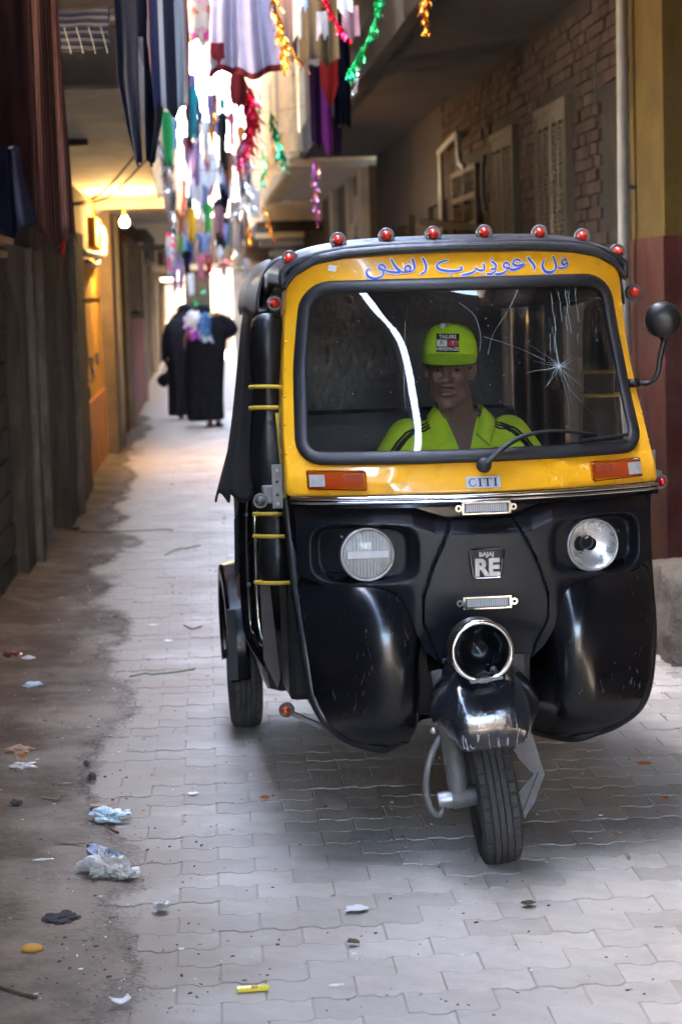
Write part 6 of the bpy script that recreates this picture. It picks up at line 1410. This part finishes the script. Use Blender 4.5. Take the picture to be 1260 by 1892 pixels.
# ================================================================== litter
random.seed(31)
def onground(px, py): p = at_z(px, py, 0.0); return p
def crumple(px, py, w, h, mt, label, nm, cat, seed, flat=.35):
    p = onground(px, py); W = w / FPX * p.y; rs = seed * 13.7
    def fn(u, v):
        a = 6.283*u; th = 3.1416*v; d = Vector((math.cos(a)*math.sin(th), math.sin(a)*math.sin(th), math.cos(th)))
        n1 = mnoise.noise(d * 1.6 + Vector((rs,0,0))); n2 = abs(mnoise.noise(d * 4.2 + Vector((0,rs,0)))); n3 = mnoise.noise(d*9 + Vector((0,0,rs)))
        r = 1 + .65*n1 - .55*n2 + .12*n3
        return Vector((d.x*r*W*.5, d.y*r*W*.42, max(-.0, (d.z*r*.8 + .55) * W * flat)))
    m = MB(); m.grid(fn, 44, 26, closed_u=True); o = m.build(nm, mt, None, angle=28); o.location = (p.x, p.y, .010); o.rotation_euler = (0,0,seed*.7); tag(o, label, cat); return o
mat('bag_grey', (.42,.40,.36), (.52,.50,.46), scale=9, rough=.35, bump=.3, bscale=40)
ramp_mat('bag_print', 'X', 1, [(0,(.50,.49,.45)),(.62,(.16,.20,.28)),(.78,(.55,.53,.5)),(.88,(.55,.02,.05))], kind='blob', scale=19, rough=.4)
mat('bag_blue', (.42,.55,.60), (.60,.70,.74), scale=12, rough=.3, bump=.2); mat('bag_clear', (.42,.40,.37), (.60,.58,.55), scale=14, rough=.2, bump=.2)
mat('card_tan', (.40,.27,.18), (.32,.21,.14), scale=20, rough=.9); mat('peel_orange', (.55,.18,.04), (.42,.13,.03), scale=30, rough=.8); mat('lighter_yellow', (.80,.66,.04), (.76,.6,.04), rough=.3, coat=.4); mat('mango', (.55,.30,.04), (.45,.22,.03), scale=30, rough=.6, bump=.2)
mat('rag_dark', (.075,.07,.075), (.05,.045,.045), scale=20, rough=.95, bump=.4); mat('pebble', (.10,.085,.075), (.06,.05,.045), scale=20, rough=.95, bump=.4)
mat('twig', (.14,.10,.065), (.09,.065,.045), scale=20, rough=.95); mat('foil_wrap', (.20,.05,.05), (.12,.03,.04), scale=20, rough=.3, metal=.5); mat('wrap_blue', (.03,.03,.25), (.02,.02,.16), rough=.3)
crumple(193, 1622, 96, 60, 'bag_print', 'crumpled printed grey plastic bag with a red mark on the dirt', 'plastic_bag', 'plastic bag', 3, .42)
crumple(232, 1628, 52, 24, 'bag_grey', 'grey torn corner lying beside the printed plastic bag', 'bag_scrap', 'plastic scrap', 5, .30)
crumple(200, 1522, 68, 26, 'bag_blue', 'flattened pale blue plastic bag on the dirt', 'plastic_bag', 'plastic bag', 8, .25)
crumple(236, 1515, 18, 22, 'paper_white', 'white twist at the end of the pale blue bag', 'bag_scrap', 'plastic scrap', 4, .5)
crumple(299, 1686, 36, 34, 'bag_clear', 'small clear crumpled wrapper on the pavers', 'wrapper', 'wrapper', 11, .35)
crumple(112, 1706, 74, 20, 'rag_dark', 'dark grey rag lying on the dirt at the lower left', 'rag', 'rag', 2, .10)
crumple(135, 983, 34, 10, 'rag_dark', 'dark flattened thing by the first concrete pier', 'rag', 'rag', 6, .15)
crumple(20, 1218, 40, 12, 'foil_wrap', 'dark red wrapper in the shade on the left', 'wrapper', 'wrapper', 7, .18)
crumple(52, 1222, 22, 8, 'paper_white', 'white crumpled tissue beside the dark red wrapper', 'tissue', 'tissue', 9, .2)
crumple(42, 1425, 50, 14, 'bag_grey', 'grey paper scrap at the left edge of the dirt', 'paper_scrap', 'paper', 10, .15)
crumple(35, 1396, 50, 16, 'card_tan', 'torn tan card at the left edge of the dirt', 'card_scrap', 'card', 12, .2)
crumple(42, 1405, 16, 10, 'peel_orange', 'orange peel scrap beside the torn tan card', 'peel', 'peel', 13, .3)
crumple(60, 1274, 34, 8, 'bag_blue', 'pale bluish paper in the shade on the left', 'paper_scrap', 'paper', 14, .2)
crumple(1208, 1160, 24, 26, 'wrap_blue', 'shiny dark blue wrapper by the stone block', 'wrapper', 'wrapper', 15, .6)
crumple(490, 1480, 22, 9, 'peel_orange', 'orange leaf left of the vehicle shadow', 'leaf', 'leaf', 16, .10)
crumple(1190, 1417, 30, 9, 'peel_orange', 'larger orange leaf on the pavers at the right', 'leaf', 'leaf', 17, .08)
crumple(1230, 1482, 16, 7, 'peel_orange', 'small curled orange leaf at the right edge', 'leaf', 'leaf', 18, .2)
crumple(1186, 1224, 16, 7, 'foil_wrap', 'red scrap by the right rear of the vehicle', 'scrap', 'scrap', 19, .2)
crumple(170, 1446, 20, 10, 'pebble', 'dark pebble on the dirt near the wood sliver', 'pebble', 'pebble', 20, .5)
crumple(160, 1420, 14, 8, 'pebble', 'square dark stone chip on the pavers', 'stone_chip', 'stone', 21, .5)
crumple(30, 1496, 24, 14, 'pebble', 'dark clod at the left edge of the dirt', 'clod', 'clod', 22, .4)
crumple(658, 1686, 46, 8, 'paper_white', 'torn white and red paper flat on the pavers', 'paper_scrap', 'paper', 23, .03)
crumple(976, 1676, 30, 8, 'twig', 'dry brown leaf in front of the front wheel', 'leaf', 'leaf', 24, .08)
crumple(652, 1749, 24, 6, 'twig', 'small dry brown twig bit on the pavers', 'twig_bit', 'twig', 25, .2)
p = onground(60, 1768); b = MB(); b.grid(lambda u, v: (.028*math.cos(6.283*u)*math.sin(3.1416*v), .016*math.sin(6.283*u)*math.sin(3.1416*v), .013 + .012*math.cos(3.1416*v)), 20, 12, closed_u=True); o = b.build('date_fruit', 'mango', smooth=True); o.location = (p.x, p.y, .008); tag(o, 'yellow brown fruit lying on the dirt at the lower left', 'fruit')
# lighter
p = onground(468, 1833); lt = thing('cigarette_lighter', 'yellow plastic lighter lying on the pavers in the foreground', 'lighter', (p.x, p.y, .0), rad(5))
b = MB(); b.box(-.030,.038,-.008,.008,.001,.014, bev=.004); b.build('body', 'lighter_yellow', lt, angle=40); b = MB(); b.box(-.039,-.029,-.007,.007,.002,.013, bev=.002); b.build('cap', 'lighter_yellow', lt); b = MB(); b.box(-.006,.010,-.0083,.0,.010,.0146); b.build('slot', 'mango', lt)
def scrap(px, py, L, W, mt, label, nm, cat, rz, th=.003, curl=0.0):
    p = onground(px, py); b = MB(); b.grid(lambda u, v: ((u-.5)*L, (v-.5)*W*(1 + .15*math.sin(u*7)), th + curl*((u-.5)*2)**2 + .001*math.sin(u*9+v*4)), 8, 5); o = b.build(nm, mt, None, solid=max(.0012, th*.5)); o.location = (p.x, p.y, .006 if p.x > -.3 else .012); o.rotation_euler = (0,0,rz); tag(o, label, cat)
scrap(223, 1860, .046, .030, 'paper_white', 'white folded paper at the bottom edge', 'paper_scrap', 'paper', .3, .006, .010)
scrap(622, 1830, .036, .008, 'paper_white', 'white cigarette end lying right of the lighter', 'cigarette_end', 'cigarette end', .1, .006)
scrap(357, 1471, .034, .026, 'paper_white', 'white square paper on the pavers left of the vehicle', 'paper_scrap', 'paper', .5)
scrap(311, 1187, .034, .04, 'paper_white', 'small white paper further back beside the vehicle', 'paper_scrap', 'paper', .2)
scrap(283, 1160, .05, .015, 'paper_white', 'thin white paper strip far back on the pavers', 'paper_strip', 'paper', .0)
scrap(190, 1497, .08, .034, 'card_tan', 'flat pinkish card above the pale blue bag', 'card_scrap', 'card', .1, .004, .003)
scrap(93, 1485, .075, .014, 'board_wood', 'short flat wood sliver on the dirt', 'wood_sliver', 'wood sliver', -.75, .004)
scrap(130, 1570, .10, .008, 'board_wood', 'long thin wood stick lying behind the printed bag', 'stick', 'stick', -.35, .005, .004)
scrap(1138, 1548, .045, .009, 'card_tan', 'tan straw slanting on the pavers at the right', 'straw_bit', 'straw', .9, .004)
scrap(1160, 1588, .010, .045, 'card_tan', 'tan straw pointing at the camera at the right', 'straw_bit', 'straw', .0, .004)
scrap(124, 1456, .06, .008, 'card_tan', 'pale flat stick near the dark pebble', 'stick', 'stick', .05, .004)
scrap(80, 1598, .06, .014, 'bag_clear', 'clear plastic strip on the dirt left of the printed bag', 'plastic_strip', 'plastic scrap', .1, .003)
for i, (P, lab) in enumerate([([(655,985),(690,965),(720,955),(755,935)], 'x')]): pass
mat('stem_green', (.10,.14,.05), (.07,.10,.04), rough=.9)
for pts, mt, lab in ([(240,1258),(280,1250),(320,1246),(360,1240)], 'stem_green', 'long dry green stem lying across the pavers'), ([(305,1028),(325,1018),(345,1015),(370,1010)], 'stem_green', 'small leafy green stem further back'), ([(0,1838),(30,1848),(68,1858)], 'twig', 'thin dark twig at the lower left corner'), ([(196,1535),(208,1545),(219,1550)], 'twig', 'short bent twig between the two plastic bags'), ([(340,1158),(355,1165),(372,1160)], 'twig', 'dark twig far back beside the vehicle'), ([(90,985),(180,988),(260,985),(320,982)], 'twig', 'long thin dark stick lying across the far pavers'):
    b = MB(); C = [at_z(*q) for q in pts]; b.tube([(c.x, c.y, .008 + (.01 if c.x < -.3 else 0)) for c in catmull(C, 4)], .0035 if mt != 'twig' else .004, 5); tag(b.build('twig', mt), lab, 'twig')
# fine debris nobody could count
random.seed(8); b = MB(); b2 = MB(); b3 = MB(); b4 = MB()
for k in range(1500):
    px = random.gauss(120, 150) if random.random() < .6 else random.uniform(0, 1260); py = random.uniform(1000, 1885) if random.random() < .8 else random.uniform(860, 1100)
    if not 0 <= px <= 1260: continue
    p = at_z(px, py, 0); r = random.uniform(.0006, .0021) * (1.7 if random.random() < .06 else 1) * lerp(1, 1.5, min(1, p.y / 14)); a = random.uniform(0, 3.14); zz = .006 if p.x > -.25 else .012
    m = random.choice((b, b, b, b2, b3, b4)); ca, sa = math.cos(a), math.sin(a); L = random.uniform(1, 2.8)
    m.obox((p.x, p.y, zz + r*.3), (r*ca*L, r*sa*L, 0), (-r*sa*.8, r*ca*.8, r*.2), (0, 0, r*.55))
for m, mt, lab in ((b, 'pebble', 'dark grit and crumbs scattered over the ground'), (b2, 'paper_white', 'tiny white paper bits scattered over the ground'), (b3, 'card_tan', 'tan chips and straw bits scattered over the ground'), (b4, 'dust', 'dusty crumbs scattered over the ground')):
    o = m.build('fine_debris', mt, kind='stuff'); o['label'] = lab
